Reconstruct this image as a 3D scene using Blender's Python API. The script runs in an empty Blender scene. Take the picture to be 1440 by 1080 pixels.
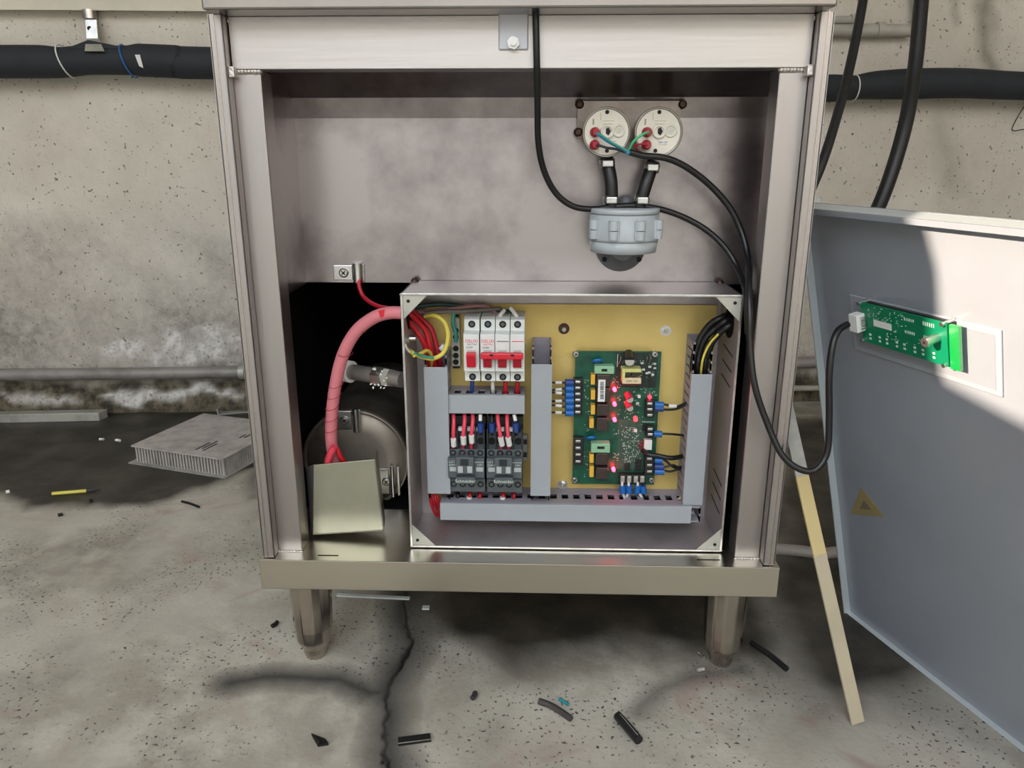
import bpy, bmesh, math, random
import numpy as np
from mathutils import Vector, Matrix
random.seed(7); np.random.seed(7)
S = bpy.context.scene
COL = S.collection
# ---------------------------------------------------------------- camera
D, H, CX = 0.80, 0.619, 0.0143
PSI, TH, FPX = 0.031, math.radians(16.6), 1081.0
FWD = Vector((-math.sin(PSI)*math.cos(TH), math.cos(PSI)*math.cos(TH), -math.sin(TH)))
RGT = Vector((math.cos(PSI), math.sin(PSI), 0)); UP = RGT.cross(FWD)
CAM = Vector((CX, -D, H))
cd = bpy.data.cameras.new('camera'); cam = bpy.data.objects.new('camera', cd); COL.objects.link(cam)
cd.sensor_width = 36; cd.lens = 36*FPX/1440; cd.clip_start = .02
cam.matrix_world = Matrix.Translation(CAM) @ Matrix((RGT, UP, -FWD)).transposed().to_4x4()
S.camera = cam
# ---------------------------------------------------------------- light
SUN_DIR = Vector((-.84, -.36, .26)).normalized()
w = bpy.data.worlds.new('world'); S.world = w; w.use_nodes = True
nt = w.node_tree; bg = nt.nodes['Background']; bg.inputs[1].default_value = 3.9
tc = nt.nodes.new('ShaderNodeTexCoord'); sp = nt.nodes.new('ShaderNodeSeparateXYZ'); cr = nt.nodes.new('ShaderNodeValToRGB')
nt.links.new(tc.outputs['Generated'], sp.inputs[0]); nt.links.new(sp.outputs[2], cr.inputs[0]); nt.links.new(cr.outputs[0], bg.inputs[0])
cr.color_ramp.elements[0].color = (.97, .97, .96, 1); cr.color_ramp.elements[1].color = (.80, .88, 1, 1)
sl = bpy.data.lights.new('sun', 'SUN'); sl.energy = 10; sl.angle = .006; sl.color = (1, .82, .64)
so = bpy.data.objects.new('sun', sl); COL.objects.link(so); so.rotation_euler = SUN_DIR.to_track_quat('Z', 'Y').to_euler(); so.location = (-3, -2, 4)
vs = S.view_settings; vs.view_transform = 'Standard'; vs.look = 'None'; vs.gamma = 1; vs.use_curve_mapping = False; vs.exposure = 0.22

# ---------------------------------------------------------------- measuring helpers: photo pixel -> point on a real plane
def ray(px, py):
    return (FWD + RGT*((px-720)/FPX) + UP*((540-py)/FPX))
def hit(px, py, p, n):
    d = ray(px, py); t = (Vector(p)-CAM).dot(Vector(n))/d.dot(Vector(n)); return CAM + d*t
def V(px, py, y): return hit(px, py, (0, y, 0), (0, 1, 0))
def F(px, py, z=0): return hit(px, py, (0, 0, z), (0, 0, 1))
WP = Vector((-.93, 1.02, 0)); WN = Vector((.085, -1, 0)).normalized(); WT = Vector((1, .085, 0)).normalized()
def Wl(px, py, off=0): return hit(px, py, WP+WN*off, WN)

# ---------------------------------------------------------------- materials
MATS = {}
def L(c):
    return tuple((v/12.92 if v <= .04045 else ((v+.055)/1.055)**2.4) for v in [x/255 for x in c]) + (1,)
def mat(name, col, rough=.5, metal=0, emis=None, es=0, spec=.5, var=0, vscale=8, bump=0, bscale=60, stretch=(1, 1, 1), col2=None, alpha=1, coat=0, trans=0):
    if name in MATS: return MATS[name]
    m = bpy.data.materials.new(name); m.use_nodes = True; t = m.node_tree; b = t.nodes['Principled BSDF']
    b.inputs['Base Color'].default_value = L(col); b.inputs['Roughness'].default_value = rough; b.inputs['Metallic'].default_value = metal
    b.inputs['Specular IOR Level'].default_value = spec; b.inputs['Coat Weight'].default_value = coat
    b.inputs['Transmission Weight'].default_value = trans
    m.diffuse_color = L(col)
    if emis: b.inputs['Emission Color'].default_value = L(emis); b.inputs['Emission Strength'].default_value = es
    if var or bump:
        tcn = t.nodes.new('ShaderNodeTexCoord'); mp = t.nodes.new('ShaderNodeMapping'); mp.inputs['Scale'].default_value = stretch
        t.links.new(tcn.outputs['Object'], mp.inputs[0])
    if var:
        n = t.nodes.new('ShaderNodeTexNoise'); n.inputs['Scale'].default_value = vscale; n.inputs['Detail'].default_value = 6; n.inputs['Roughness'].default_value = .6
        t.links.new(mp.outputs[0], n.inputs[0]); r = t.nodes.new('ShaderNodeValToRGB')
        c1 = L(col); c2 = L(col2) if col2 else tuple(v*(1-var) for v in c1[:3])+(1,)
        r.color_ramp.elements[0].position = .36; r.color_ramp.elements[1].position = .56
        r.color_ramp.elements[0].color = c2; r.color_ramp.elements[1].color = c1
        t.links.new(n.outputs[0], r.inputs[0]); t.links.new(r.outputs[0], b.inputs['Base Color'])
    if bump:
        n2 = t.nodes.new('ShaderNodeTexNoise'); n2.inputs['Scale'].default_value = bscale; n2.inputs['Detail'].default_value = 4
        t.links.new(mp.outputs[0], n2.inputs[0]); bp = t.nodes.new('ShaderNodeBump'); bp.inputs['Strength'].default_value = bump; bp.inputs['Distance'].default_value = .001
        t.links.new(n2.outputs[0], bp.inputs['Height']); t.links.new(bp.outputs[0], b.inputs['Normal'])
    MATS[name] = m; return m
steel = mat('brushed_stainless', (192, 188, 185), .36, 1, var=.12, vscale=5, bump=.15, bscale=160, stretch=(.05, 1, 1))
steel_v = mat('brushed_stainless_upright', (182, 177, 175), .40, 1, var=.08, vscale=4, bump=.15, bscale=160, stretch=(1, 1, .05))
steel_m = mat('mottled_stainless', (172, 166, 166), .30, 1, var=.42, vscale=6.5, col2=(128, 120, 121), bump=.1, bscale=120)
steel_rail = mat('rail_stainless', (212, 206, 192), .30, 1, var=.08, vscale=6, bump=.12, bscale=160, stretch=(.04, 1, 1))
steel_leg = mat('polished_leg_stainless', (190, 182, 172), .16, 1, var=.1, vscale=12)
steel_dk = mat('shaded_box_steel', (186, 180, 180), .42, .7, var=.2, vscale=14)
zinc = mat('zinc_plated', (215, 215, 212), .3, 1, var=.2, vscale=60)
weld = mat('weld_metal', (205, 200, 195), .45, 1, bump=.9, bscale=300)
scorch = mat('scorched_weld', (90, 70, 62), .5, .8, var=.4, vscale=90)
black_in = mat('shade_and_grommet_black', (14, 13, 14), .85, spec=.15)  # black for the painted cavity shade and the cable grommets
blk = mat('black_rubber', (26, 26, 28), .42, var=.2, vscale=30)
blk_cable = mat('black_cable_jacket', (22, 22, 24), .35)
dkplastic = mat('contactor_grey_plastic', (84, 92, 96), .45, var=.12, vscale=40)
dkplastic2 = mat('contactor_dark_plastic', (38, 40, 46), .5)
pitch = mat('terminal_hole_black', (10, 10, 10), .7)
whitep = mat('breaker_white_plastic', (216, 220, 218), .38)
whitel = mat('white_sleeve', (225, 225, 222), .5)
redp = mat('breaker_red_plastic', (205, 28, 48), .35)
redd = mat('breaker_red_lever', (165, 22, 40), .4)
ductm = mat('grey_trunking', (158, 164, 170), .42, spec=.4, var=.04, vscale=10)
ductw = mat('grey_trunking_wall', (150, 146, 156), .5)
yel = mat('yellow_chromate_plate', (222, 198, 122), .42, .2, var=.22, vscale=5, col2=(206, 178, 100), bump=.05)
redw = mat('red_wire', (186, 22, 36), .4); pinkw = mat('pink_red_wire', (222, 70, 90), .38)
bluew = mat('blue_ferrule', (24, 100, 176), .35); bluew2 = mat('dark_blue_ferrule', (34, 62, 130), .4)
yelw = mat('yellow_wire', (214, 200, 84), .4); greenw = mat('teal_wire', (60, 150, 132), .4)
bwire = mat('light_blue_wire', (70, 140, 200), .4)
pcbm = mat('circuit_board_green', (14, 84, 62), .35, var=.3, vscale=70, col2=(8, 62, 48))
pcbd = mat('circuit_board_dark_zone', (24, 46, 40), .4, var=.4, vscale=160)
relaym = mat('brown_black_relay', (62, 50, 46), .35, var=.2, vscale=90)
capy = mat('amber_capacitor', (226, 174, 62), .35); varb = mat('blue_varistor', (30, 110, 190), .3)
mint = mat('pale_green_fuse_holder', (140, 186, 150), .4)
cream = mat('cream_transformer', (226, 206, 170), .5); tapey = mat('yellow_tape', (206, 206, 130), .5)
ledr = mat('lit_red_led', (255, 40, 60), .3, emis=(255, 30, 50), es=30)
ledc = mat('clear_pink_led', (240, 120, 130), .2, emis=(255, 60, 70), es=.9)
alu = mat('aluminium', (206, 206, 204), .35, 1)
silk = mat('white_silkscreen', (206, 218, 208), .5)
gauge_w = mat('ivory_gauge_face', (222, 218, 204), .5, var=.05, vscale=40)
gauge_r = mat('gauge_rim', (150, 146, 138), .3, .9)
bootr = mat('dark_red_boot', (160, 26, 46), .4)
greyp = mat('grey_housing_plastic', (176, 184, 188), .45, var=.06, vscale=25)
greyd = mat('dark_grey_flange', (104, 106, 108), .45)
pink = mat('pink_sleeving', (208, 122, 130), .55, bump=.25, bscale=400)
tapew = mat('khaki_metal_cover', (176, 176, 158), .32, .75, var=.14, vscale=8)
ink = mat('printed_ink', (50, 50, 54), .6); inkred = mat('printed_red_ink', (214, 40, 56), .6)
doorm = mat('grey_painted_door', (158, 163, 172), .27, .15, spec=.6, var=.08, vscale=6)
doore = mat('pale_door_edge', (196, 204, 206), .35, .3)
boardg = mat('display_board_green', (10, 122, 84), .35, var=.15, vscale=60)
boardgl = mat('translucent_green_edge', (10, 160, 70), .3, trans=.2)
clearp = mat('frosted_window_plastic', (156, 162, 170), .2, spec=.6)
hosem = mat('foam_insulation_black', (38, 42, 48), .75, var=.2, vscale=18, bump=.5, bscale=40)
pipep = mat('painted_pipe', (176, 174, 162), .5, var=.2, vscale=12)
pipes = mat('dusty_steel_pipe', (150, 146, 142), .5, .2, var=.35, vscale=14)
galv = mat('dull_galvanised', (188, 188, 178), .45, .4, var=.3, vscale=20)
woodb = mat('beige_flat_bar', (186, 174, 148), .5, var=.12, vscale=14); woody = mat('yellow_flat_bar', (202, 182, 130), .5)
whitest = mat('white_strip', (206, 216, 216), .5)
teal = mat('teal_scrap', (30, 140, 150), .5)

# ---------------------------------------------------------------- mesh builder
class MB:
    def __init__(s): s.v = []; s.f = []; s.sm = []
    def add(s, vs, fs, smooth=False):
        n = len(s.v); s.v += [tuple(p) for p in vs]; s.f += [tuple(i+n for i in f) for f in fs]; s.sm += [smooth]*len(fs); return s
    def box(s, a, b, M=None):
        x0, y0, z0 = a; x1, y1, z1 = b
        vs = [Vector(p) for p in ((x0,y0,z0),(x1,y0,z0),(x1,y1,z0),(x0,y1,z0),(x0,y0,z1),(x1,y0,z1),(x1,y1,z1),(x0,y1,z1))]
        if M is not None: vs = [M @ p for p in vs]
        return s.add(vs, [(0,3,2,1),(4,5,6,7),(0,1,5,4),(1,2,6,5),(2,3,7,6),(3,0,4,7)])
    def hexa(s, lo, hi):   # two quads of 4 points each, lo and hi
        return s.add(list(lo)+list(hi), [(3,2,1,0),(4,5,6,7),(0,1,5,4),(1,2,6,5),(2,3,7,6),(3,0,4,7)])
    def prism(s, poly, ax):   # poly: 3D points in order, ax: extrusion vector
        n = len(poly); ax = Vector(ax); vs = [Vector(p) for p in poly]; vs += [p+ax for p in vs]
        return s.add(vs, [tuple(range(n))[::-1], tuple(range(n, 2*n))]+[(i, (i+1) % n, n+(i+1) % n, n+i) for i in range(n)])
    def cyl(s, p0, p1, r0, r1=None, n=20, caps=True, smooth=True):
        r1 = r0 if r1 is None else r1; p0 = Vector(p0); p1 = Vector(p1); d = (p1-p0).normalized()
        a = d.orthogonal().normalized(); b = d.cross(a); vs = []
        for p, r in ((p0, r0), (p1, r1)):
            vs += [p + (a*math.cos(2*math.pi*i/n)+b*math.sin(2*math.pi*i/n))*r for i in range(n)]
        s.add(vs, [(i, (i+1) % n, n+(i+1) % n, n+i) for i in range(n)], smooth)
        if caps: s.add(vs, [tuple(range(n))[::-1], tuple(range(n, 2*n))])
        return s
    def lathe(s, p, d, prof, n=28, smooth=True):   # prof: (distance along d, radius)
        p = Vector(p); d = Vector(d).normalized(); a = d.orthogonal().normalized(); b = d.cross(a); vs = []; fs = []
        for h, r in prof: vs += [p+d*h+(a*math.cos(2*math.pi*i/n)+b*math.sin(2*math.pi*i/n))*max(r, 1e-5) for i in range(n)]
        for k in range(len(prof)-1): fs += [(k*n+i, k*n+(i+1) % n, (k+1)*n+(i+1) % n, (k+1)*n+i) for i in range(n)]
        s.add(vs, fs, smooth); s.add(vs, [tuple(range(n))[::-1], tuple(range(len(vs)-n, len(vs)))]); return s
    def tube(s, pts, r, n=10, sub=6, rad=None):
        pts = [Vector(p) for p in pts]
        if sub > 1 and len(pts) > 2:
            q = [pts[0]*2-pts[1]]+pts+[pts[-1]*2-pts[-2]]; out = []; ro = []
            for i in range(1, len(q)-2):
                for k in range(sub):
                    t = k/sub; a, b, c, e = q[i-1:i+3]
                    out.append(.5*((2*b)+(c-a)*t+(2*a-5*b+4*c-e)*t*t+(3*b-a-3*c+e)*t**3))
                    if rad: ro.append(rad[i-1]*(1-t)+rad[i]*t)
            out.append(pts[-1]); 
            if rad: ro.append(rad[-1])
        else: out = pts; ro = rad
        vs = []; fs = []; m = len(out); prev = None
        for i, p in enumerate(out):
            d = (out[min(i+1, m-1)]-out[max(i-1, 0)]).normalized()
            a = d.orthogonal().normalized() if prev is None else (prev-d*prev.dot(d)).normalized()
            prev = a; b = d.cross(a); rr = ro[i] if rad else r
            vs += [p+(a*math.cos(2*math.pi*k/n)+b*math.sin(2*math.pi*k/n))*rr for k in range(n)]
        for i in range(m-1): fs += [(i*n+k, i*n+(k+1) % n, (i+1)*n+(k+1) % n, (i+1)*n+k) for k in range(n)]
        s.add(vs, fs, True); s.add(vs, [tuple(range(n))[::-1], tuple(range(len(vs)-n, len(vs)))]); return s
ORG = {}
def obj(name, mb, m, parent=None, bevel=0, label=None, cat=None, group=None, kind=None):
    vs = [Vector(v) for v in mb.v]
    if parent is not None: org = ORG[parent.name]
    else:
        org = Vector((sum(v.x for v in vs)/len(vs), sum(v.y for v in vs)/len(vs), min(v.z for v in vs)))
    me = bpy.data.meshes.new(name); me.from_pydata([v-org for v in vs], [], mb.f); me.update()
    me.polygons.foreach_set('use_smooth', mb.sm)
    me.materials.append(m); o = bpy.data.objects.new(name, me); COL.objects.link(o)
    if parent is not None: o.parent = parent; ORG[o.name] = org
    else: o.location = org; ORG[o.name] = org
    if bevel:
        b = o.modifiers.new('bevel', 'BEVEL'); b.width = bevel; b.segments = 2; b.limit_method = 'ANGLE'
    for k, val in (('label', label), ('category', cat), ('group', group), ('kind', kind)):
        if val: o[k] = val
    return o
def thing(name, loc, label, cat, group=None):
    o = bpy.data.objects.new(name, None); COL.objects.link(o); o.location = loc; o.empty_display_size = .02
    o['label'] = label; o['category'] = cat
    if group: o['group'] = group
    ORG[o.name] = Vector(loc); return o
def text(s_, loc, size, m, parent, name='lettering', rot=(math.pi/2, 0, 0), align='CENTER', sx=1):
    c = bpy.data.curves.new(name, 'FONT'); c.body = s_; c.size = size; c.extrude = .00012; c.align_x = align; c.align_y = 'CENTER'
    c.resolution_u = 2
    c.materials.append(m); o = bpy.data.objects.new(name, c); COL.objects.link(o); o.parent = parent
    me = bpy.data.meshes.new_from_object(o); bpy.data.objects.remove(o); o = bpy.data.objects.new(name, me); COL.objects.link(o); o.parent = parent
    if not me.materials: me.materials.append(m)
    o.location = Vector(loc)-ORG[parent.name]; o.rotation_euler = rot; o.scale = (sx, 1, 1); ORG[o.name] = ORG[parent.name]; return o
def prect(px0, py0, px1, py1, yf, yb):   # box whose front face covers a photo rectangle at depth yf
    mx, my = (px0+px1)/2, (py0+py1)/2
    return (V(px0, my, yf).x, yf, V(mx, py1, yf).z), (V(px1, my, yf).x, yb, V(mx, py0, yf).z)
def R(px0, py0, px1, py1, yf, yb, mb=None):
    mb = mb or MB(); a, b = prect(px0, py0, px1, py1, yf, yb); return mb.box(a, b)
def T(pts, r, **k): return MB().tube([V(*p) for p in pts], r, **k)
def screw(p, r, parent, m=zinc, d=(0, -1, 0), h=.003, name='screw'):
    mb = MB(); d = Vector(d).normalized(); mb.lathe(p, d, [(0, r), (h*.6, r), (h, r*.7)], 14)
    o = obj(name, mb, m, parent)
    a = d.orthogonal().normalized(); b = d.cross(a); x = MB(); q = Vector(p)+d*(h*1.02)
    for u, w_ in ((a, b), (b, a)):
        x.prism([q+u*r*.55+w_*r*.12, q-u*r*.55+w_*r*.12, q-u*r*.55-w_*r*.12, q+u*r*.55-w_*r*.12], d*.0001)
    obj('cross_slot', x, pitch, o) if parent is None or parent.parent is None else None
    return o

# ================================================================= SETTING
def fbm(x, y, seed=0, oct=4):
    out = np.zeros_like(x); rs = np.random.RandomState(seed); amp = 1; fr = 1
    for o in range(oct):
        for k in range(5):
            a = rs.rand()*6.28; ph = rs.rand()*6.28
            out += amp*np.sin((x*np.cos(a)+y*np.sin(a))*fr*(1+.5*rs.rand())+ph+1.3*np.sin(x*fr*.7+y*fr*.5+ph))/5
        amp *= .55; fr *= 2.1
    return out
def dist_poly(x, y, pts):
    d = np.full_like(x, 1e9)
    for (ax, ay), (bx, by) in zip(pts[:-1], pts[1:]):
        dx, dy = bx-ax, by-ay; t = np.clip(((x-ax)*dx+(y-ay)*dy)/(dx*dx+dy*dy+1e-12), 0, 1)
        d = np.minimum(d, np.hypot(x-ax-t*dx, y-ay-t*dy))
    return d
def inside(x, y, poly):
    r = np.zeros(x.shape, bool); n = len(poly)
    for i in range(n):
        ax, ay = poly[i]; bx, by = poly[(i+1) % n]
        if ay == by: continue
        c = ((ay > y) != (by > y)) & (x < (bx-ax)*(y-ay)/(by-ay)+ax); r ^= c
    return r
def soft_region(x, y, poly, width):
    d = dist_poly(x, y, list(poly)+[poly[0]]); sd = np.where(inside(x, y, poly), d, -d)
    return np.clip(.5+sd/(2*width), 0, 1)
def grid(name, us, vsl, pos, m, attrs):
    U, W_ = np.meshgrid(us, vsl); P = pos(U, W_); nu, nv = len(us), len(vsl)
    idx = np.arange(nu*nv).reshape(nv, nu)
    faces = np.stack([idx[:-1, :-1], idx[:-1, 1:], idx[1:, 1:], idx[1:, :-1]], -1).reshape(-1, 4)
    me = bpy.data.meshes.new(name); me.vertices.add(nu*nv); me.vertices.foreach_set('co', P.reshape(-1, 3).astype(np.float32).ravel())
    nf = len(faces); me.loops.add(nf*4); me.loops.foreach_set('vertex_index', faces.astype(np.int32).ravel())
    me.polygons.add(nf); me.polygons.foreach_set('loop_start', np.arange(0, nf*4, 4, dtype=np.int32)); me.polygons.foreach_set('loop_total', np.full(nf, 4, np.int32))
    me.update(); me.polygons.foreach_set('use_smooth', np.ones(nf, bool))
    for k, fn in attrs.items():
        a = me.attributes.new(k, 'FLOAT', 'POINT'); a.data.foreach_set('value', fn.astype(np.float32).ravel())
    me.materials.append(m); o = bpy.data.objects.new(name, me); COL.objects.link(o); o['kind'] = 'structure'; ORG[name] = Vector((0, 0, 0)); return o
def node_mix(t, fac, a, b, mode='MIX'):
    n = t.nodes.new('ShaderNodeMix'); n.data_type = 'RGBA'; n.blend_type = mode
    for s_, v in ((n.inputs[0], fac), (n.inputs[6], a), (n.inputs[7], b)):
        if hasattr(v, 'is_output'): t.links.new(v, s_)
        else: s_.default_value = v
    return n.outputs[2]
def noise(t, src, scale, detail=5, rough=.6, dist=0):
    n = t.nodes.new('ShaderNodeTexNoise'); n.inputs['Scale'].default_value = scale; n.inputs['Detail'].default_value = detail
    n.inputs['Roughness'].default_value = rough; n.inputs['Distortion'].default_value = dist; t.links.new(src, n.inputs[0]); return n.outputs[0]
def ramp(t, src, p0, p1, c0=(0, 0, 0, 1), c1=(1, 1, 1, 1)):
    r = t.nodes.new('ShaderNodeValToRGB'); e = r.color_ramp.elements; e[0].position = p0; e[1].position = p1; e[0].color = c0; e[1].color = c1
    t.links.new(src, r.inputs[0]); return r.outputs[0]
def attr(t, name):
    a = t.nodes.new('ShaderNodeAttribute'); a.attribute_name = name; return a.outputs['Fac']
def new_mat(name):
    m = bpy.data.materials.new(name); m.use_nodes = True; t = m.node_tree; tcn = t.nodes.new('ShaderNodeTexCoord'); return m, t, t.nodes['Principled BSDF'], tcn.outputs['Object']

# ---- floor
fm, t, b, oc = new_mat('worn_concrete')
c = node_mix(t, ramp(t, noise(t, oc, 3.5, 6, .6), .38, .62), L((156, 150, 136)), L((188, 183, 169)))
c = node_mix(t, ramp(t, noise(t, oc, 11, 5, .65), .44, .64), c, L((194, 190, 176)))
c = node_mix(t, ramp(t, noise(t, oc, 7.3, 3, .5, 1), .60, .72), c, L((172, 156, 144)))
c = node_mix(t, ramp(t, noise(t, oc, 260, 3, .6), .40, .70, (.72, .72, .72, 1), (1.1, 1.1, 1.08, 1)), L((0, 0, 0)), c, 'MULTIPLY') if False else c
sp1 = ramp(t, noise(t, oc, 190, 2, .5), .335, .375, (1, 1, 1, 1), (0, 0, 0, 1)); ar = ramp(t, noise(t, oc, 6, 3, .6), .46, .56)
mm = t.nodes.new('ShaderNodeMath'); mm.operation = 'MULTIPLY'; t.links.new(sp1, mm.inputs[0]); t.links.new(ar, mm.inputs[1])
c = node_mix(t, mm.outputs[0], c, L((70, 66, 60)))
dp = attr(t, 'damp_shade'); c = node_mix(t, dp, c, node_mix(t, ramp(t, noise(t, oc, 14, 5), .4, .65), L((42, 39, 34)), L((74, 69, 60))))  # dark coat: real wet floor at left, painted shade around the cabinet
c = node_mix(t, attr(t, 'stain'), c, L((50, 49, 48))); c = node_mix(t, attr(t, 'crack'), c, L((14, 13, 12)))
t.links.new(c, b.inputs['Base Color'])
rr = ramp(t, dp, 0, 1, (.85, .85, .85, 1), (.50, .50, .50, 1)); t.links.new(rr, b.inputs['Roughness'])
bp = t.nodes.new('ShaderNodeBump'); bp.inputs['Strength'].default_value = .5; bp.inputs['Distance'].default_value = .0015
t.links.new(noise(t, oc, 160, 4, .6), bp.inputs['Height']); t.links.new(bp.outputs[0], b.inputs['Normal'])
def FF(*pp): return [(F(*p).x, F(*p).y) for p in pp]
xs = np.concatenate([np.linspace(-6, -1.15, 12), np.arange(-1.14, -.24, .0055), np.arange(-.24, -.10, .0015), np.arange(-.0995, 1.1, .0055), np.linspace(1.12, 6, 12)])
ys = np.concatenate([np.linspace(-14, -.45, 14), np.arange(-.44, .45, .0028), np.arange(.4505, 1.16, .0055), np.linspace(1.17, 1.6, 5)])
GX, GY = np.meshgrid(xs, ys)
wob = fbm(GX*9, GY*9, 3)*.03; wob2 = fbm(GX*14+4, GY*14, 5)*.03
crackline = FF((574, 800), (570, 850), (572, 880), (578, 905), (566, 930), (545, 965), (542, 985), (548, 1000), (541, 1030), (536, 1060), (550, 1090), (545, 1150))
jag = fbm(GX*60, GY*60, 9)*.0035 + fbm(GX*210, GY*210, 10, 2)*.0022
dcr = dist_poly(GX+jag, GY+jag*.8, crackline)
crack = np.clip(1.45-dcr/(.0021*(1+.6*fbm(GX*35, GY*35, 14))), 0, 1)*np.clip(.85+fbm(GX*22, GY*22, 12), .6, 1)
stain = np.clip(1-dist_poly(GX+wob*.35, GY+wob2*.35, crackline)/.040, 0, 1)**.6*.92
br1 = FF((320, 960), (400, 950), (480, 950), (520, 975), (545, 975))
stain = np.maximum(stain, np.clip(1-dist_poly(GX+wob*.3, GY+wob2*.3, br1)/.034, 0, 1)**.7*.95)
for pl, wd, k in ((FF((900, 1005), (930, 975), (1000, 950), (1040, 945)), .022, .6), (FF((500, 960), (560, 930), (600, 900)), .03, .5), (FF((880, 1020), (890, 1035)), .012, .5)):
    stain = np.maximum(stain, np.clip(1-dist_poly(GX+wob*.3, GY+wob2*.3, pl)/wd, 0, 1)*k)
damp_shade = soft_region(GX+wob, GY+wob2, FF((-700, 640), (0, 700), (90, 716), (200, 712), (300, 690), (355, 668), (372, 700), (380, 560), (-700, 560)), .02)
damp_shade = np.maximum(damp_shade, 1.0*soft_region(GX+wob, GY+wob2, FF((1080, 590), (1085, 900), (1130, 965), (1190, 995), (1280, 980), (1350, 930), (1210, 590)), .05))  # shade of cabinet and door painted into the floor colour
damp_shade = np.maximum(damp_shade, .55*soft_region(GX+wob, GY+wob2, FF((1000, 900), (1060, 1000), (1180, 1040), (1330, 1030), (1440, 1080), (1300, 850)), .06))  # weaker outer part of that painted shade
damp_shade = np.maximum(damp_shade, 1.0*soft_region(GX+wob, GY+wob2, FF((590, 800), (600, 900), (700, 930), (880, 925), (985, 940), (1100, 960), (1130, 700), (600, 700)), .05))  # shade under the cabinet painted into the floor colour
damp_shade = np.maximum(damp_shade, .35*np.clip(fbm(GX*7, GY*7, 21)*1.6-.35, 0, 1))
pits = np.clip(fbm(GX*120, GY*120, 31, 2)-.75, 0, 1)*.002
Zf = -crack*.004 - pits + fbm(GX*4, GY*4, 8)*.0006
inr = (GX > -1.14) & (GX < 1.1) & (GY > -.44)
Zf = np.where(inr, Zf, 0)
floor = grid('floor', xs, ys, lambda U, W_: np.stack([U, W_, Zf], -1), fm, {'damp_shade': damp_shade, 'stain': stain, 'crack': crack})

# ---- back wall
wm, t, b, oc = new_mat('limewashed_plaster')
c = node_mix(t, ramp(t, noise(t, oc, 2.6, 6, .65), .36, .62), L((204, 197, 183)), L((224, 218, 206)))
c = node_mix(t, attr(t, 'rough'), c, node_mix(t, ramp(t, noise(t, oc, 38, 6, .7), .36, .66), L((138, 132, 124)), L((190, 186, 176))))
c = node_mix(t, attr(t, 'salt'), c, node_mix(t, ramp(t, noise(t, oc, 60, 4, .7), .38, .6), L((188, 184, 176)), L((232, 230, 226))))
c = node_mix(t, attr(t, 'base'), c, node_mix(t, ramp(t, noise(t, oc, 25, 4, .7), .40, .6), L((66, 62, 54)), L((118, 110, 92))))
c = node_mix(t, attr(t, 'mould'), c, L((96, 94, 76)))
sp1 = ramp(t, noise(t, oc, 120, 2, .5), .28, .34, (1, 1, 1, 1), (0, 0, 0, 1)); c = node_mix(t, sp1, c, L((120, 114, 104)))
t.links.new(c, b.inputs['Base Color']); b.inputs['Roughness'].default_value = .9; b.inputs['Specular IOR Level'].default_value = .2
bp = t.nodes.new('ShaderNodeBump'); bp.inputs['Strength'].default_value = .9; bp.inputs['Distance'].default_value = .004
t.links.new(noise(t, oc, 90, 5, .7), bp.inputs['Height']); t.links.new(bp.outputs[0], b.inputs['Normal'])
def WW(px, py):
    p = Wl(px, py); return ((p-WP).dot(WT), p.z)
us = np.concatenate([np.linspace(-1.6, -.56, 8), np.arange(-.55, 2.3, .008), np.linspace(2.32, 4.4, 8)])
zs = np.concatenate([[-.03], np.arange(-.02, 1.1, .008), np.linspace(1.12, 2.6, 6)])
GU, GZ = np.meshgrid(us, zs)
wb = fbm(GU*12, GZ*12, 41)*.03; wb2 = fbm(GU*25, GZ*25, 42)*.02
zmid = WW(170, 300)[1]
rough = np.clip((zmid-GZ+wb*3)/.25, 0, 1)*(.55+.45*np.clip(fbm(GU*8, GZ*8, 44)+.6, 0, 1))
rough = np.where(GU > 1.25, rough*.55, rough)
salt = soft_region(GU+wb, GZ+wb2*2, [WW(120, 480), WW(180, 470), WW(300, 455), WW(350, 460), WW(350, 512), WW(170, 512)], .012)*np.clip(.65+fbm(GU*30, GZ*30, 46), 0, 1)
salt = np.maximum(salt, soft_region(GU+wb*.8, GZ+wb2, [WW(140, 556), WW(170, 545), WW(260, 545), WW(345, 545), WW(340, 552), WW(230, 558), WW(190, 568)], .006))
salt = np.maximum(salt, soft_region(GU+wb*.8, GZ+wb2, [WW(0, 548), WW(60, 548), WW(120, 560), WW(90, 570), WW(20, 562)], .006)*.8)
base = np.clip((WW(170, 532)[1]-GZ+wb2)/.02, 0, 1)
base = base*(1-salt*.85)
mould = np.zeros_like(GU)
for pts, wd, k in (([WW(1395, 0), WW(1400, 90)], .035, .65), ([WW(1345, 0), WW(1350, 25)], .02, .4), ([WW(1330, 180), WW(1345, 260)], .05, .3)):
    mould = np.maximum(mould, np.clip(1-dist_poly(GU+wb, GZ+wb2, pts)/wd, 0, 1)*k)
bulge = np.clip((WW(170, 540)[1]-GZ)/.05, 0, 1)*.018 + np.where(GZ < .5, fbm(GU*35, GZ*35, 50)*.0015, 0) + fbm(GU*4, GZ*4, 51)*.003 + base*fbm(GU*20, GZ*30, 52)*.006
def wpos(U, Z):
    bx = WP.x+WT.x*U+WN.x*bulge; by = WP.y+WT.y*U+WN.y*bulge; return np.stack([bx, by, Z], -1)
grid('wall_back', us, zs, wpos, wm, {'rough': rough, 'salt': salt, 'base': base, 'mould': mould})
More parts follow.
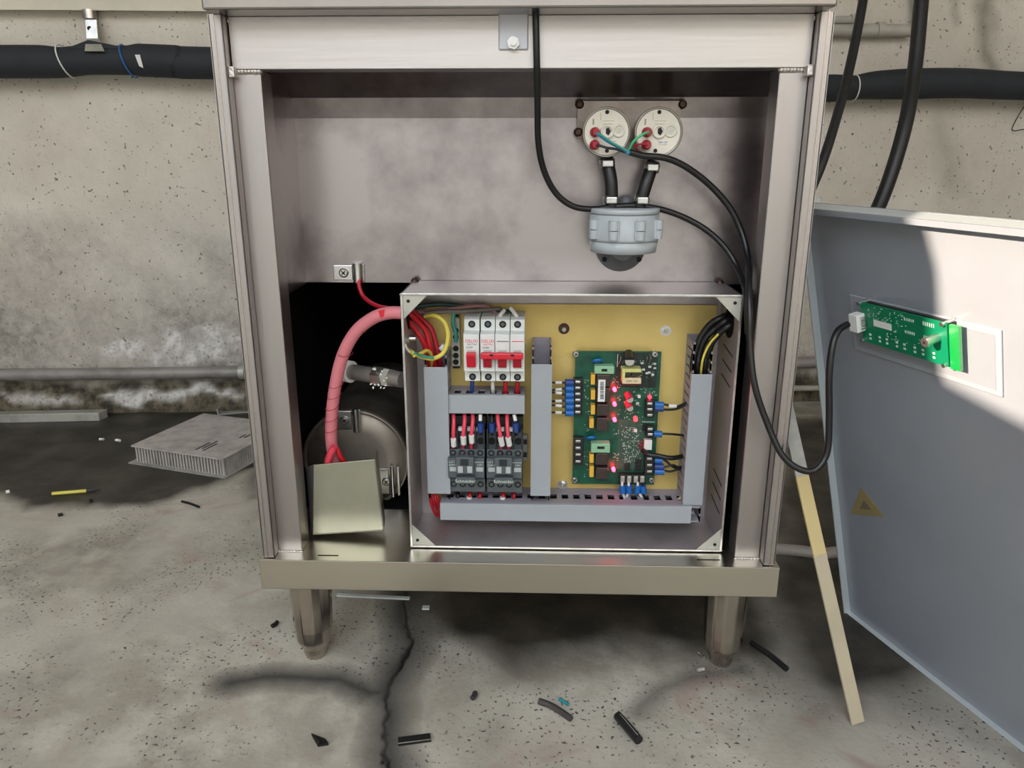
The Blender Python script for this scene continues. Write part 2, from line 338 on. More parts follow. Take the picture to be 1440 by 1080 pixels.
# ---- unseen roof and walls added to block daylight, left one with a sun gap
ext = mat('blocker_plaster', (176, 172, 164), .9)
rf = obj('ceiling_blocker', MB().prism([(-2.4, -1.4, 2.6), (.2, -1.6, 2.6), (2.1, -3.8, 2.6), (2.1, 1.8, 2.6), (-2.4, 1.8, 2.6)], (0, 0, .06)), mat('blocker_roof', (150, 148, 142), .9), kind='structure')  # unseen roof, front edge slanted to hold light off the right
obj('wall_right_blocker', MB().box((2.05, -5, 0), (2.15, 1.8, 2.66)), ext, kind='structure')  # unseen wall added to darken the right side
obj('wall_front_blocker', MB().box((-8, -7.2, 0), (8, -7.0, 3.0)), ext, kind='structure')  # unseen wall added to block the bright horizon
# door panel plane (used for the sun gap too)
SIDE_X = V(1090, 785, .005).x
B0, B1 = F(1195, 860), F(1440, 1050)
T0 = hit(1121, 283, (SIDE_X+.024, 0, 0), (1, 0, 0))
DU = (B1-B0).normalized(); DV = (T0-B0); DV = (DV-DU*DV.dot(DU)); DH = DV.length; DV.normalize(); DN = DU.cross(DV).normalized()
if DN.x > 0: DN = -DN
def Pn(px, py, off=0): return hit(px, py, B0+DN*off, DN)
def DP(u, v, n=0): return B0+DU*u+DV*v+DN*n
XL = -2.3
def to_gap(p): return p + SUN_DIR*((XL-p.x)/SUN_DIR.x)
patch = [Pn(1286, 262), Pn(1318, 380), Pn(1326, 535), Pn(1470, 612), Pn(1500, 262)]  # outline of the sun patch that shapes the gap in the unseen left wall
q = [to_gap(p) for p in patch]
y0w, y1w = -5.0, 1.7
mb = MB(); rect = [(XL, 1.7, 2.66), (XL, 1.7, 0), (XL, -5, 0), (XL, -5, 2.66)]
cen = sum(q, Vector())/len(q)
def ang(p): return math.atan2(p[2]-cen.z, -(p[1]-cen.y))
qs = sorted(q, key=ang); rs_ = sorted([Vector(r) for r in rect], key=ang)
bm = bmesh.new(); vo = [bm.verts.new(r) for r in rs_]; vi = [bm.verts.new(p) for p in qs]
ed = [bm.edges.new((vo[i], vo[(i+1) % 4])) for i in range(4)]+[bm.edges.new((vi[i], vi[(i+1) % len(vi)])) for i in range(len(vi))]
bmesh.ops.triangle_fill(bm, edges=ed, use_beauty=True)
for f_ in list(bm.faces):
    cc = f_.calc_center_median()
    if inside(np.array([cc.y]), np.array([cc.z]), [(p.y, p.z) for p in qs])[0]: bm.faces.remove(f_)
me = bpy.data.meshes.new('wall_left_blocker'); bm.to_mesh(me); bm.free(); me.materials.append(ext)
o = bpy.data.objects.new('wall_left_blocker', me); COL.objects.link(o); o['kind'] = 'structure'

# ================================================================= WALL PIPES
def wall_tube(pts, r, off, **k):
    return MB().tube([Wl(px, py, off) for px, py in pts], r, **k)
# insulated hose left
t1 = thing('insulated_pipe', Wl(150, 86, .05), 'thick black foam-insulated pipe along the wall left of the cabinet', 'pipe')
obj('foam_sleeve', wall_tube([(-300, 86), (-60, 87), (0, 87), (60, 87), (88, 88), (120, 85), (180, 85), (200, 85), (250, 87), (300, 89), (760, 96)], .034, .05, n=18,
    rad=[.034, .034, .034, .034, .031, .030, .030, .034, .034, .033, .034]), hosem, t1)
for a, b_, nm, m_ in (((86, 70), (100, 104), 'cable_tie', whitel), ((178, 68), (184, 102), 'cable_tie', varb)):
    p = Wl((a[0]+b_[0])/2, 86, .05); mb = MB()
    ring = [p+Vector((0, 0, 1))*.0335*math.cos(x)+WN*.0335*math.sin(x)+WT*(.010*math.cos(x)*(-1)) for x in np.linspace(0, 2*math.pi, 25)]
    mb.tube(ring, .0016, n=6, sub=1); obj(nm, mb, m_, t1)
mb = MB(); pa = [Wl(190, 77, .085), Wl(197, 77, .085), Wl(202, 96, .083), Wl(196, 93, .084)]; mb.prism(pa, WN*.0015); obj('paper_tag', mb, whitel, t1)
mb = MB(); mb.prism([Wl(96, 71, .05), Wl(130, 58, .05), Wl(180, 68, .05), Wl(178, 72, .05), Wl(100, 74, .05)], WN*.02); obj('folded_flap', mb, hosem, t1)
# hanger
t1 = thing('pipe_hanger', Wl(130, 40, .02), 'metal pipe hanger bracket screwed to wall above the left black pipe', 'bracket')
mb = MB(); mb.cyl(Wl(125, 14, .02), Wl(127, 27, .02), .0145, n=16); obj('clamp_barrel', mb, zinc, t1)
mb = MB(); mb.hexa([Wl(119, 27, .02), Wl(136, 27, .02), Wl(138, 55, .03), Wl(121, 55, .03)], [Wl(119, 27, .032), Wl(136, 27, .032), Wl(138, 55, .042), Wl(121, 55, .042)]); obj('strap', mb, zinc, t1, bevel=.001)
mb = MB(); mb.hexa([Wl(121, 54, .05), Wl(138, 54, .05), Wl(147, 72, .06), Wl(119, 72, .06)], [Wl(121, 54, .056), Wl(138, 54, .056), Wl(147, 72, .088), Wl(119, 72, .088)]); obj('bent_tab', mb, galv, t1)
mb = MB(); mb.cyl(Wl(126, 40, .031), Wl(126, 40, .037), .005, n=12); obj('screw', mb, pitch, t1)
# top ledge pipe at left
obj('wall_ledge', MB().hexa([Wl(-500, 10, 0), Wl(900, 20, 0), Wl(900, 20, .03), Wl(-500, 10, .03)], [Wl(-500, -40, 0), Wl(900, -30, 0), Wl(900, -30, .03), Wl(-500, -40, .03)]), mat('ledge_paint', (216, 210, 192), .7, var=.1), label='pale painted ledge running along the top of the left wall', cat='ledge')
# low pipe
t1 = thing('floor_pipe', Wl(200, 526, .03), 'dusty grey steel pipe running low along the wall above the floor', 'pipe')
obj('pipe_run', wall_tube([(-400, 529), (0, 527), (335, 523), (700, 516), (1110, 510), (1300, 506), (1500, 503)], .0148, .03, n=16), pipes, t1)
mb = MB(); mb.cyl(Wl(337, 523, .03), Wl(345, 523, .03), .018, n=16); obj('coupling', mb, galv, t1)
obj('floor_pipe', wall_tube([(1000, 548), (1120, 546), (1200, 545), (1500, 541)], .0075, .05, n=12), pipep, label='thin pale pipe near floor behind the gap beside leaning door', cat='pipe')
# right insulated hose
t1 = thing('insulated_pipe', Wl(1300, 118, .05), 'thick black foam-insulated pipe on the wall right of the cabinet', 'pipe')
obj('foam_sleeve', wall_tube([(740, 126), (1100, 124), (1170, 124), (1200, 123), (1230, 120), (1280, 118), (1350, 117), (1440, 121), (1600, 122)], .033, .05, n=18,
    rad=[.030, .030, .030, .026, .031, .034, .033, .031, .031]), hosem, t1)
mb = MB(); p = Wl(1201, 124, .05); mb.tube([p+Vector((0, 0, 1))*.028*math.cos(x)+WN*.028*math.sin(x) for x in np.linspace(0, 6.283, 20)], .0015, n=6, sub=1); obj('cable_tie', mb, whitel, t1)
# upper right pipes
for yy, rr_, lab in ((27, .0085, 'thinner upper pale conduit on wall beside cabinet top right'), (42, .0135, 'thicker lower pale pipe on wall crossing behind the hanging cables')):
    t1 = thing('wall_conduit', Wl(1230, yy, .02), lab, 'pipe')
    obj('pipe_run', wall_tube([(880, yy), (1282 if yy > 30 else 1198, yy+1)], rr_, .02, sub=1, n=14), pipep, t1)
    mb = MB(); mb.cyl(Wl(1232 if yy > 30 else 1196, yy, .02), Wl(1242 if yy > 30 else 1203, yy, .02), rr_*1.25, n=14); obj('clip', mb, pipep, t1)
mb = MB(); mb.hexa([Wl(1284, -60, 0), Wl(1306, -60, 0), Wl(1306, -60, .025), Wl(1284, -60, .025)], [Wl(1284, 31, 0), Wl(1306, 31, 0), Wl(1306, 31, .025), Wl(1284, 31, .025)])
obj('cable_trunking', mb, whitep, label='short white vertical trunking on the wall behind thick hanging cable', cat='trunking')
# hanging cables
mb = MB(); mb.tube([Wl(1222, -60, .35), Wl(1212, 10, .38), Wl(1196, 90, .42), Wl(1178, 160, .46), Wl(1152, 240, .5), Wl(1110, 330, .52), Wl(1060, 420, .5)], .0085, n=12)
obj('hanging_cable', mb, blk, label='thinner black cable hanging from above close to cabinet right edge', cat='cable')
mb = MB(); mb.tube([Wl(1300, -60, .3), Wl(1294, 20, .33), Wl(1286, 100, .36), Wl(1272, 180, .4), Wl(1247, 262, .42), Wl(1215, 340, .42), Wl(1190, 430, .42), Wl(1200, 560, .42)], .0135, n=14)
obj('hanging_cable', mb, blk, label='thick black cable hanging from above, ending behind the grey leaning door', cat='cable')
mb = MB(); mb.tube([Wl(1452, 135, .01), Wl(1440, 150, .01), Wl(1424, 178, .01), Wl(1426, 184, .01), Wl(1440, 182, .01), Wl(1460, 184, .01)], .0012, n=6)
obj('loose_wire', mb, blk, label='thin dark wire loop hanging under right insulated pipe at photo edge', cat='wire')

# ================================================================= CABINET
cab = thing('stove_cabinet', (0, .28, 0), 'open stainless steel stove cabinet on bullet feet, front panel removed', 'cabinet')
YB = .56
yr = 0.0
zrt, zrb = V(731, 793, yr).z, V(731, 834, yr).z
xl, xr = V(366, 808, yr).x, V(1095, 818, yr).x
mb = MB()
mb.box((xl, yr, zrt-.0015), (xr, YB, zrt)); mb.box((xl, yr, zrb), (xr, yr+.0015, zrt)); mb.box((xl, YB-.0015, zrb), (xr, YB, zrt))
mb.box((xl, yr, zrb), (xl+.0015, YB, zrt)); mb.box((xr-.0015, yr, zrb), (xr, YB, zrt)); mb.box((xl, yr, zrb), (xr, yr+.02, zrb+.0015))
base_rail = obj('base_rail', mb, steel_rail, cab, bevel=.0008)
mb = MB()
for a, b_ in ((447, 476), (980, 1012)):
    p0, p1 = F(a, 781 if a < 700 else 787, zrt), F(b_, 781 if a < 700 else 787, zrt)
    mb.box((p0.x, p0.y-.0012, zrt-.0004), (p1.x, p0.y+.0012, zrt+.0002))
    obj('drain_slot', mb, pitch, cab); mb = MB()
# posts
ztp = V(731, 98, .02).z
for pxs, lab in (((343, 440, 326, 364, 389, 427), 1), ((0, 0, 1096, 1138, 1034, 1070), 2)):
    _, _, a0, a1, b0, b1 = pxs; yp = .021
    x0 = (V(a0, 100, yp).x+V(b0, 776, yp).x)/2; x1 = (V(a1, 100, yp).x+V(b1, 776, yp).x)/2
    o = obj('post', MB().box((x0, yp, zrt), (x1, yp+.032, ztp)), steel_v, cab, bevel=.0015)
    mb = MB()
    rr_ = random.Random(3)
    for k in range(9):
        xx = x0+(x1-x0)*(k+.5)/9; mb.lathe((xx, yp+.001, ztp-.0005), (1, 0, 0), [(-.0034, .001), (-.001, .0034+rr_.random()*.001), (.0014, .0036), (.0034, .001)], 8)
    obj('weld_bead', mb, weld, o)
    mb = MB()
    for k in range(8):
        xx = x0+(x1-x0)*(k+.5)/8; mb.lathe((xx, yp-.0005, zrt+.0005), (1, 0, 0), [(-.0026, .0004), (0, .0016), (.0026, .0004)], 8)
    obj('weld_bead', mb, weld, o)
# side panels with front lip
ztop = V(731, 11, -.02).z
sideL = (V(290, 30, .004).x+V(372, 782, .004).x)/2; sideLi = (V(313, 60, .004).x+V(387, 782, .004).x)/2
sideR = (V(1174, 30, .004).x+V(1090, 785, .004).x)/2; sideRi = (V(1150, 40, .004).x+V(1076, 785, .004).x)/2
for xo, xi in ((sideL, sideLi), (sideR, sideRi)):
    sg = 1 if xi > xo else -1
    mb = MB(); mb.box((min(xo, xo+sg*.0015), .004, zrt+.001), (max(xo, xo+sg*.0015), YB, ztop))
    o = obj('side_panel', mb, steel_v, cab)
    mb = MB(); mb.box((min(xo, xi), .004, zrt+.001), (max(xo, xi), .0065, ztop)); mb.box((min(xi, xi-sg*.0015), .004, zrt+.001), (max(xi, xi-sg*.0015), .020, ztop))
    obj('front_lip', mb, steel_v, o, bevel=.0006)
    mb = MB(); xm = xo+(xi-xo)*.42; mb.box((xm-.0006, .0034, zrt+.001), (xm+.0006, .0041, ztop)); obj('fold_line', mb, steel_leg, o)
    # welded lug joining lip to apron
    mb = MB(); xa = xi; mb.box((min(xa, xa+sg*.006), .008, V(731, 108, .01).z), (max(xa, xa+sg*.006), .024, V(731, 92, .01).z)); obj('weld_lug', mb, weld, o, bevel=.001)
# apron
mb = MB(); za = V(731, 97, .018).z
mb.box((sideLi+.001, .018, za), (sideRi-.001, .0195, ztop)); mb.box((sideLi+.001, .018, za), (sideRi-.001, .045, za+.0015))
obj('apron_panel', mb, steel, cab, bevel=.0006)
# worktop
mb = MB(); mb.box((V(283, 8, -.02).x, -.02, ztop), (V(1178, 8, -.02).x, YB+.02, ztop+.035)); obj('worktop', mb, mat('worktop_stainless', (158, 153, 148), .3, 1, var=.1, vscale=8), cab, bevel=.002)
# upper back sheet
YK = .126
zk = V(731, 400, YK).z; xk0, xk1 = -.290, .2795
mb = MB(); mb.box((xk0, YK, zk), (xk1, YK+.0015, ztop)); mb.box((xk0, YK, zk), (xk1, YK+.02, zk+.0015)); obj('upper_back_panel', mb, steel_m, cab)
zq1, zq2 = V(731, 137, .118).z, V(731, 166, YK).z
obj('upper_rail', MB().prism([(xk0, .118, zq1), (xk0, .055, ztop-.012), (xk0, .055, ztop-.010), (xk0, .120, zq1+.002)], (xk1-xk0, 0, 0)), steel_m, cab)
obj('panel_fold', MB().prism([(xk0, YK-.0003, zq2), (xk0, .119, zq1), (xk0, YK-.0002, zq1)], (xk1-xk0, 0, 0)), steel_m, cab)
mb = MB(); a = V(373, 146, .1); b_ = V(397, 397, .1); mb.hexa([a+Vector((0, 0, 0)), a+Vector((.004, 0, 0)), a+Vector((.004, .02, 0)), a+Vector((0, .02, 0))], [Vector((a.x+.003, .1, b_.z)), Vector((a.x+.007, .1, b_.z)), Vector((a.x+.007, .12, b_.z)), Vector((a.x+.003, .12, b_.z))])
obj('inner_flange', mb, steel_v, cab)
obj('inner_side', MB().box((V(372, 120, .03).x-.002, .0535, zk), (V(372, 120, .03).x-.0005, YK, ztop)), steel_m, cab); obj('inner_side', MB().box((xk1-.004, .0535, zk), (xk1-.0025, YK, ztop)), steel_m, cab)
# black sheets standing in for shade on the lower cavity's steel walls
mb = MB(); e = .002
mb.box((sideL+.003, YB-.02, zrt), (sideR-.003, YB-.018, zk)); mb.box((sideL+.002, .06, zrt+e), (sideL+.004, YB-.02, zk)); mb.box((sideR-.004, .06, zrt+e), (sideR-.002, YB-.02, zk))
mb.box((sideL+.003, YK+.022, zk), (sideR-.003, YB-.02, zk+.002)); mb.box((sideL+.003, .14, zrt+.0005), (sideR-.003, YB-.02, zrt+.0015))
obj('cavity_shade_sheets', mb, black_in, cab)
# legs
for px, yy in ((437, .045), (1022, .045)):
    p = V(px, 832 if px < 700 else 838, yy); 
    for y2 in (yy, YB-.06):
        q_ = Vector((p.x, y2, 0)); h = zrb
        prof = [(0, .0125), (.006, .0150), (.016, .0160), (.020, .0190), (.027, .0228), (.045, .0245), (h*.75, .0262), (h, .0275)]
        o = obj('leg', MB().lathe(q_, (0, 0, 1), prof, 12, smooth=False), steel_leg, cab)
        obj('foot_ring', MB().lathe(q_+Vector((0, 0, .018)), (0, 0, 1), [(0, .0172), (.0015, .0180), (.003, .0182)], 24), steel_leg, o)
        m_ = o.modifiers.new('bevel', 'BEVEL'); m_.width = .002; m_.segments = 2; m_.limit_method = 'ANGLE'; m_.angle_limit = .2

# apron tag with nut
tg = thing('mounting_tab', V(722, 40, .015), 'pale grey tab with hex nut on the cabinet apron top', 'bracket')
a, b_ = prect(701, 11, 743, 70, .0155, .0178); obj('plate', MB().box(a, b_), mat('pale_grey_tab', (186, 188, 194), .4, .4), tg, bevel=.002)
p = V(722, 61, .0155); obj('hex_nut', MB().cyl(p, p+Vector((0, -.005, 0)), .0062, n=6, smooth=False), zinc, tg); obj('stud', MB().cyl(p, p+Vector((0, -.008, 0)), .0032, n=12), zinc, tg)
def clip(px0, py0, px1, py1, y, label, split=.62, sr=.006):
    c_ = thing('pipe_clip', V((px0+px1)/2, py1, y), label, 'clip')
    w_ = px1-px0; a, b_ = prect(px0, py0+1, px0+w_*split, py1-1, y-.002, y); obj('base_tab', MB().box(a, b_), zinc, c_, bevel=.0008)
    s0 = V(px0+w_*(split+.16), py0-2, y-.005); s1 = V(px0+w_*(split+.16), py1+2, y-.005)
    s1.x = s0.x; obj('saddle', MB().cyl(s0, s1, sr, n=14), zinc, c_)
    a, b_ = prect(px0+w_*.88, py0-1, px1, py1+1, y-.003, y); obj('end_tab', MB().box(a, b_), zinc, c_, bevel=.0006)
    p = V(px0+w_*.34, (py0+py1)/2, y-.002); screw(p, .0058, c_, zinc); return c_
clip(469, 372, 512, 395, YK, 'zinc pipe clip at lower left edge of cabinet upper back panel')

# ================================================================= TANK (round drum end) with clips and pipe
YT = .165
pc = V(500, 648, YT); rt = (V(574, 648, YT)-V(426, 648, YT)).length/2
tank = thing('heater_drum', (pc.x, YT+.15, pc.z-rt), 'round dark stainless drum lying in the cabinet lower left cavity', 'drum')
drum_m = mat('dark_bronzed_drum', (150, 142, 130), .42, .6, var=.45, vscale=7, col2=(84, 76, 70))
o = obj('drum_shell', MB().lathe(pc, (0, 1, 0), [(.010, rt*.90), (.0, rt*.95), (.0, rt), (.01, rt), (.25, rt)], 64), drum_m, tank)
obj('drum_end', MB().lathe(pc+Vector((0, .004, 0)), (0, -1, 0), [(0, rt*.96), (.004, rt*.90), (.008, rt*.6), (.010, rt*.1)], 64), drum_m, tank)
clip(473, 577, 507, 605, YT-.005, 'zinc pipe clip on drum upper face, right of the pink sleeve', sr=.004)
clip(534, 658, 562, 696, YT-.005, 'zinc pipe clip on the drum between cover box and control box', .45, sr=.0025)
fit = thing('pipe_fitting', V(525, 530, .11), 'short steel pipe with white ring and taped nut left of control box', 'pipe fitting')
P0, P1 = V(488, 522, .10), V(566, 534, .06)
dd = (P1-P0).normalized()
obj('pipe_body', MB().cyl(P0, P1, .0095, n=20), mat('dull_pipe', (150, 146, 140), .35, .6), fit)
obj('white_ring', MB().cyl(P0-dd*.002, P0+dd*.007, .0135, n=20), whitel, fit)
obj('hex_nut', MB().cyl(P0+dd*.045, P0+dd*.058, .0125, n=6, smooth=False), zinc, fit)
obj('locknut', MB().cyl(P0+dd*.060, P0+dd*.068, .0115, n=6, smooth=False), galv, fit)
mb = MB(); rr_ = random.Random(5)
for k in range(14):
    q_ = P0+dd*(.040+rr_.random()*.025)+Vector((0, -.010, 0))+Vector((0, 0, rr_.uniform(-.014, .012))); mb.lathe(q_, (rr_.random()-.5, -.3, rr_.random()-.5), [(0, .0004), (.001, .0020), (.0016, .0004)], 5)
obj('sealing_tape', mb, whitel, fit, kind='stuff')

# cover box (khaki)
cv = thing('cover_box', V(490, 755, .05), 'khaki grey metal cover box hanging tilted below the pink sleeved cable', 'cover box')
yf = .055; c4 = [V(440, 752, yf), V(540, 746, yf), V(528, 646, yf), V(441, 654, yf)]
back = [p+Vector((-.006, .045, .003)) for p in c4]
tk = Vector((0, .0012, 0)); mb = MB(); mb.prism([c4[0], c4[1], c4[2], c4[3]], tk); obj('front_plate', mb, tapew, cv, bevel=.0004)
for i_, j_ in ((1, 2), (0, 1)):
    s2 = Vector((-.0012, 0, 0)) if i_ == 1 else Vector((0, 0, .0012)); mb = MB(); bk = Vector((-.004, .03, .002)); mb.prism([c4[i_], c4[j_], c4[j_]+bk, c4[i_]+bk], s2); obj('side_wall', mb, tapew, cv)
mb = MB(); a = V(430, 658, .075); b_ = V(441, 654, .056); c1 = V(441, 752, .056); d1 = V(437, 745, .075); mb.prism([a, b_, c1, d1], (0, .002, 0)); obj('side_flap', mb, steel_dk, cv)
# pink sleeved cable
def wire(name, pts, r, m, label, cat='wire', group=None, n=10): 
    t_ = thing(name, V(*pts[-1]), label, cat, group); obj('insulation', T(pts, r, n=n), m, t_); return t_
sl_ = thing('sleeved_cable', V(478, 640, .06), 'pink sleeved power cable curving from cover box into control box', 'cable')
pts = [(566, 440, .040), (548, 440, .042), (525, 447, .045), (500, 467, .05), (482, 500, .055), (472, 540, .06), (467, 580, .064), (466, 620, .07), (472, 655, .078)]
obj('sleeve', T(pts, .0072, n=16), pink, sl_)
for k, (px, py) in enumerate(((510, 458), (486, 497), (473, 541), (470, 556), (467, 572), (466, 588), (466, 603))):
    p = V(px, py, .05+.0022*k); q0 = V(px-6, py+4, .05+.0022*k)
    tang = Vector((-.3 if k < 2 else -.05, 0, -1)).normalized()
    if k < 1: tang = Vector((-.8, 0, -.6))
    a = tang.orthogonal().normalized(); b2 = tang.cross(a).normalized()
    mb = MB(); mb.tube([p+a*.0078*math.cos(x)+b2*.0078*math.sin(x)+tang*.003*math.cos(x) for x in np.linspace(0, 6.283, 18)], .0004, n=5, sub=1); obj('wrap_line', mb, bootr, sl_)
mb = MB(); mb.prism([V(532, 437, .036), V(541, 435, .036), V(540, 445, .036), V(535, 447, .036)], (0, -.0008, 0)); obj('red_mark', mb, redp, sl_, label='red mark on pink sleeve')
wire('power_lead', [(474, 630, .062), (478, 640, .062), (484, 650, .066), (486, 662, .075)], .003, redw, 'short red lead entering cover box top beside pink sleeve')
wire('power_lead', [(470, 628, .056), (464, 640, .058), (461, 650, .062), (461, 664, .075)], .0042, pinkw, 'pink lead at left of cover box top under the sleeve')
wire('probe_lead', [(506, 392, .118), (505, 402, .115), (512, 418, .11), (530, 430, .09), (560, 436, .07)], .0026, redd, 'dark red lead hanging from upper clip toward control box')

# ================================================================= CONTROL BOX
YF, YBK = .034, .126
bx = thing('control_box', (0, .08, zrt), 'open shallow stainless control box in cabinet lower opening', 'control box')
bl, br_ = (V(565, 420, YF).x+V(577, 768, YF).x)/2, (V(1043, 418, YF).x+V(1016, 772, YF).x)/2
bt, bb = V(800, 414, YF).z, V(800, 772, YF).z; bb = max(bb, zrt+.002)
th = .0015
obj('top_wall', MB().box((bl, YF, bt-th), (br_, YBK-.002, bt)), steel, bx, bevel=.0004)
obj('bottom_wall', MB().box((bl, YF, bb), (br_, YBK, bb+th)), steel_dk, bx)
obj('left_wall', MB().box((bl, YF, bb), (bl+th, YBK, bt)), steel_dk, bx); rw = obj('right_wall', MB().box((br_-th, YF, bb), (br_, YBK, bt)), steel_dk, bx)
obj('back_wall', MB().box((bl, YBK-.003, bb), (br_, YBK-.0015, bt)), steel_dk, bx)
# front rolled rim
mb = MB(); rm = .0035
mb.box((bl, YF-.001, bt-rm*.5), (br_, YF, bt+.0005)); mb.box((bl, YF-.001, bb-.0005), (br_, YF, bb+rm*.5)); mb.box((bl-.0005, YF-.001, bb), (bl+rm*.6, YF, bt)); mb.box((br_-rm*.6, YF-.001, bb), (br_+.0005, YF, bt))
obj('front_rim', mb, zinc, bx, bevel=.0003)
g = .031
for cx_, cz, sx, sz in ((bl, bt, 1, -1), (br_, bt, -1, -1), (bl, bb, 1, 1), (br_, bb, -1, 1)):
    mb = MB(); mb.prism([Vector((cx_, YF+.0005, cz)), Vector((cx_+sx*g, YF+.0005, cz)), Vector((cx_, YF+.0005, cz+sz*g))], (0, .0012, 0))
    o = obj('corner_gusset', mb, galv, bx); mb = MB(); q_ = Vector((cx_+sx*.008, YF-.0002, cz+sz*.0085)); mb.cyl(q_, q_+Vector((0, .0008, 0)), .0019, n=12); obj('hole', mb, pitch, o)
    mb = MB()
    for k in range(7):
        q_ = Vector((cx_+sx*k*.0035, YF-.0004, cz+sz*.001)); mb.lathe(q_, (1, 0, 0), [(-.0016, .0003), (0, .0013), (.0016, .0003)], 6)
    obj('weld_bead', mb, weld, o)
for px in (584, 1012): 
    p = V(px, 392, YBK-.004); mb = MB(); mb.lathe((p.x, YBK-.008, bt), (0, 0, 1), [(0, .005), (.002, .0045), (.0045, .002)], 14); obj('dome_screw', mb, scorch, bx)
for k in range(3):
    for z0 in (V(1030, 500, .06).z, V(1020, 680, .06).z):
        mb = MB(); zz = z0-k*.018; mb.hexa([(br_-th-.0003, .05, zz), (br_-th, .05, zz), (br_-th, .05, zz+.0016), (br_-th-.0003, .05, zz+.0016)], [(br_-th-.0003, .095, zz+.004), (br_-th, .095, zz+.004), (br_-th, .095, zz+.0056), (br_-th-.0003, .095, zz+.0056)]); obj('vent_slot', mb, pitch, rw)
YP = .119   # yellow plate front
plate = thing('mounting_plate', V(800, 700, YP), 'yellow chromate mounting plate on control box back wall', 'plate')
a, b_ = prect(603, 428, 998, 706, YP, YP+.0015); pl_o = obj('sheet', MB().box(a, b_), yel, plate)
for px, py, m_ in ((793, 462, scorch), (936, 465, zinc), (791, 682, zinc)):
    p = V(px, py, YP); o = obj('washer', MB().cyl(p, p+Vector((0, -.0008, 0)), .0068, n=20), zinc if m_ is zinc else scorch, plate)
    obj('hex_bolt', MB().cyl(p, p+Vector((0, -.0045, 0)), .0048, n=6, smooth=False), m_, plate); obj('stud', MB().cyl(p, p+Vector((0, -.007, 0)), .0025, n=10), galv, plate)

for px, py, xx, sx in ((1018, 452, br_-th, -1), (574, 440, bl+th, 1)):
    zc = V(px, py, .075).z; obj('cable_grommet', MB().cyl((xx-sx*.0002, .075, zc), (xx+sx*.0012, .075, zc), .019, n=24), black_in, bx)
# ---- trunking (ducts)
def duct(px0, py0, px1, py1, yf_, label, vertical, cover=None):
    d_ = thing('cable_duct', V((px0+px1)/2, py1, YP), label, 'cable duct', 'grey plastic cable ducts in the control box')
    (x0, _, z0), (x1, _, z1) = prect(px0, py0, px1, py1, yf_, YP)
    e_ = .0014; y0_ = yf_+.001
    if vertical:
        mb = MB(); mb.box((x0+e_, YP-.0015, z0), (x1-e_, YP, z1)); obj('back_strip', mb, ductw, d_)
        for xa, xb in ((x0, x0+e_), (x1-e_, x1)):
            mb = MB(); z = z0
            while z < z1-.001:
                zz = min(z+.0085, z1); mb.box((xa, y0_, z), (xb, YP-.006, zz)); z += .0115
            mb.box((xa, YP-.0065, z0), (xb, YP, z1)); mb.box((xa, y0_, z0), (xb, y0_+.005, z1)); obj('slotted_side', mb, ductw, d_)
        c0, c1 = cover if cover else (py0, py1)
        (cx0, _, cz0), (cx1, _, cz1) = prect(px0, c0, px1, c1, yf_, YP)
        mb = MB(); mb.box((x0-.0012, yf_-.0012, cz0), (x1+.0012, yf_, cz1)); mb.box((x0-.0012, yf_, cz0), (x0-.0001, yf_+.006, cz1)); mb.box((x1+.0001, yf_, cz0), (x1+.0012, yf_+.006, cz1)); obj('cover', mb, ductm, d_, bevel=.0004)
    else:
        mb = MB()
        for k in range(4): mb.tube([Vector((x0+.004, YP-.010-.006*k, z0+.007+.003*(k % 2))), Vector(((x0+x1)/2, YP-.011-.006*k, z0+.009)), Vector((x1-.004, YP-.010-.006*k, z0+.007))], .0042, n=6, sub=3)
        obj('slot_darkening_wires', mb, blk_cable, d_, kind='stuff')  # wires added inside to darken the duct slots
        mb = MB(); mb.box((x0, YP-.0015, z0+e_), (x1, YP, z1-e_)); obj('back_strip', mb, ductw, d_)
        for za_, zb_ in ((z0, z0+e_), (z1-e_, z1)):
            mb = MB(); x = x0
            mb.box((x0, YP-.018, za_), (x1, YP, zb_)); mb.box((x0, y0_, za_), (x1, YP-.0335, zb_))
            while x < x1-.001:
                mb.box((x, YP-.034, za_), (min(x+.0062, x1), YP-.0175, zb_)); x += .0145
            obj('slotted_side', mb, ductw, d_)
        c0, c1 = cover if cover else (px0, px1)
        (cx0, _, cz0), (cx1, _, cz1) = prect(c0, py0, c1, py1, yf_, YP)
        mb = MB(); mb.box((cx0, yf_-.0012, z0-.0012), (cx1, yf_, z1+.0012)); mb.box((cx0, yf_, z0-.0012), (cx1, yf_+.005, z0-.0001)); mb.box((cx0, yf_, z1+.0001), (cx1, yf_+.005, z1+.0012)); obj('cover', mb, ductm, d_, bevel=.0004)
    return d_
YD = .072
duct(600, 500, 630, 702, YD, 'left upright grey cable duct beside the contactors', True, (516, 694))
duct(748, 487, 774, 704, YD, 'middle upright grey cable duct between breakers and circuit board', True, (512, 697))
duct(968, 482, 994, 735, YD, 'right upright pale grey cable duct beside circuit board', True, (526, 710))
duct(630, 557, 738, 580, YD+.004, 'short horizontal grey cable duct under the circuit breakers', False)
duct(619, 711, 984, 732, YD-.006, 'long horizontal grey cable duct along control box bottom', False, (619, 972))

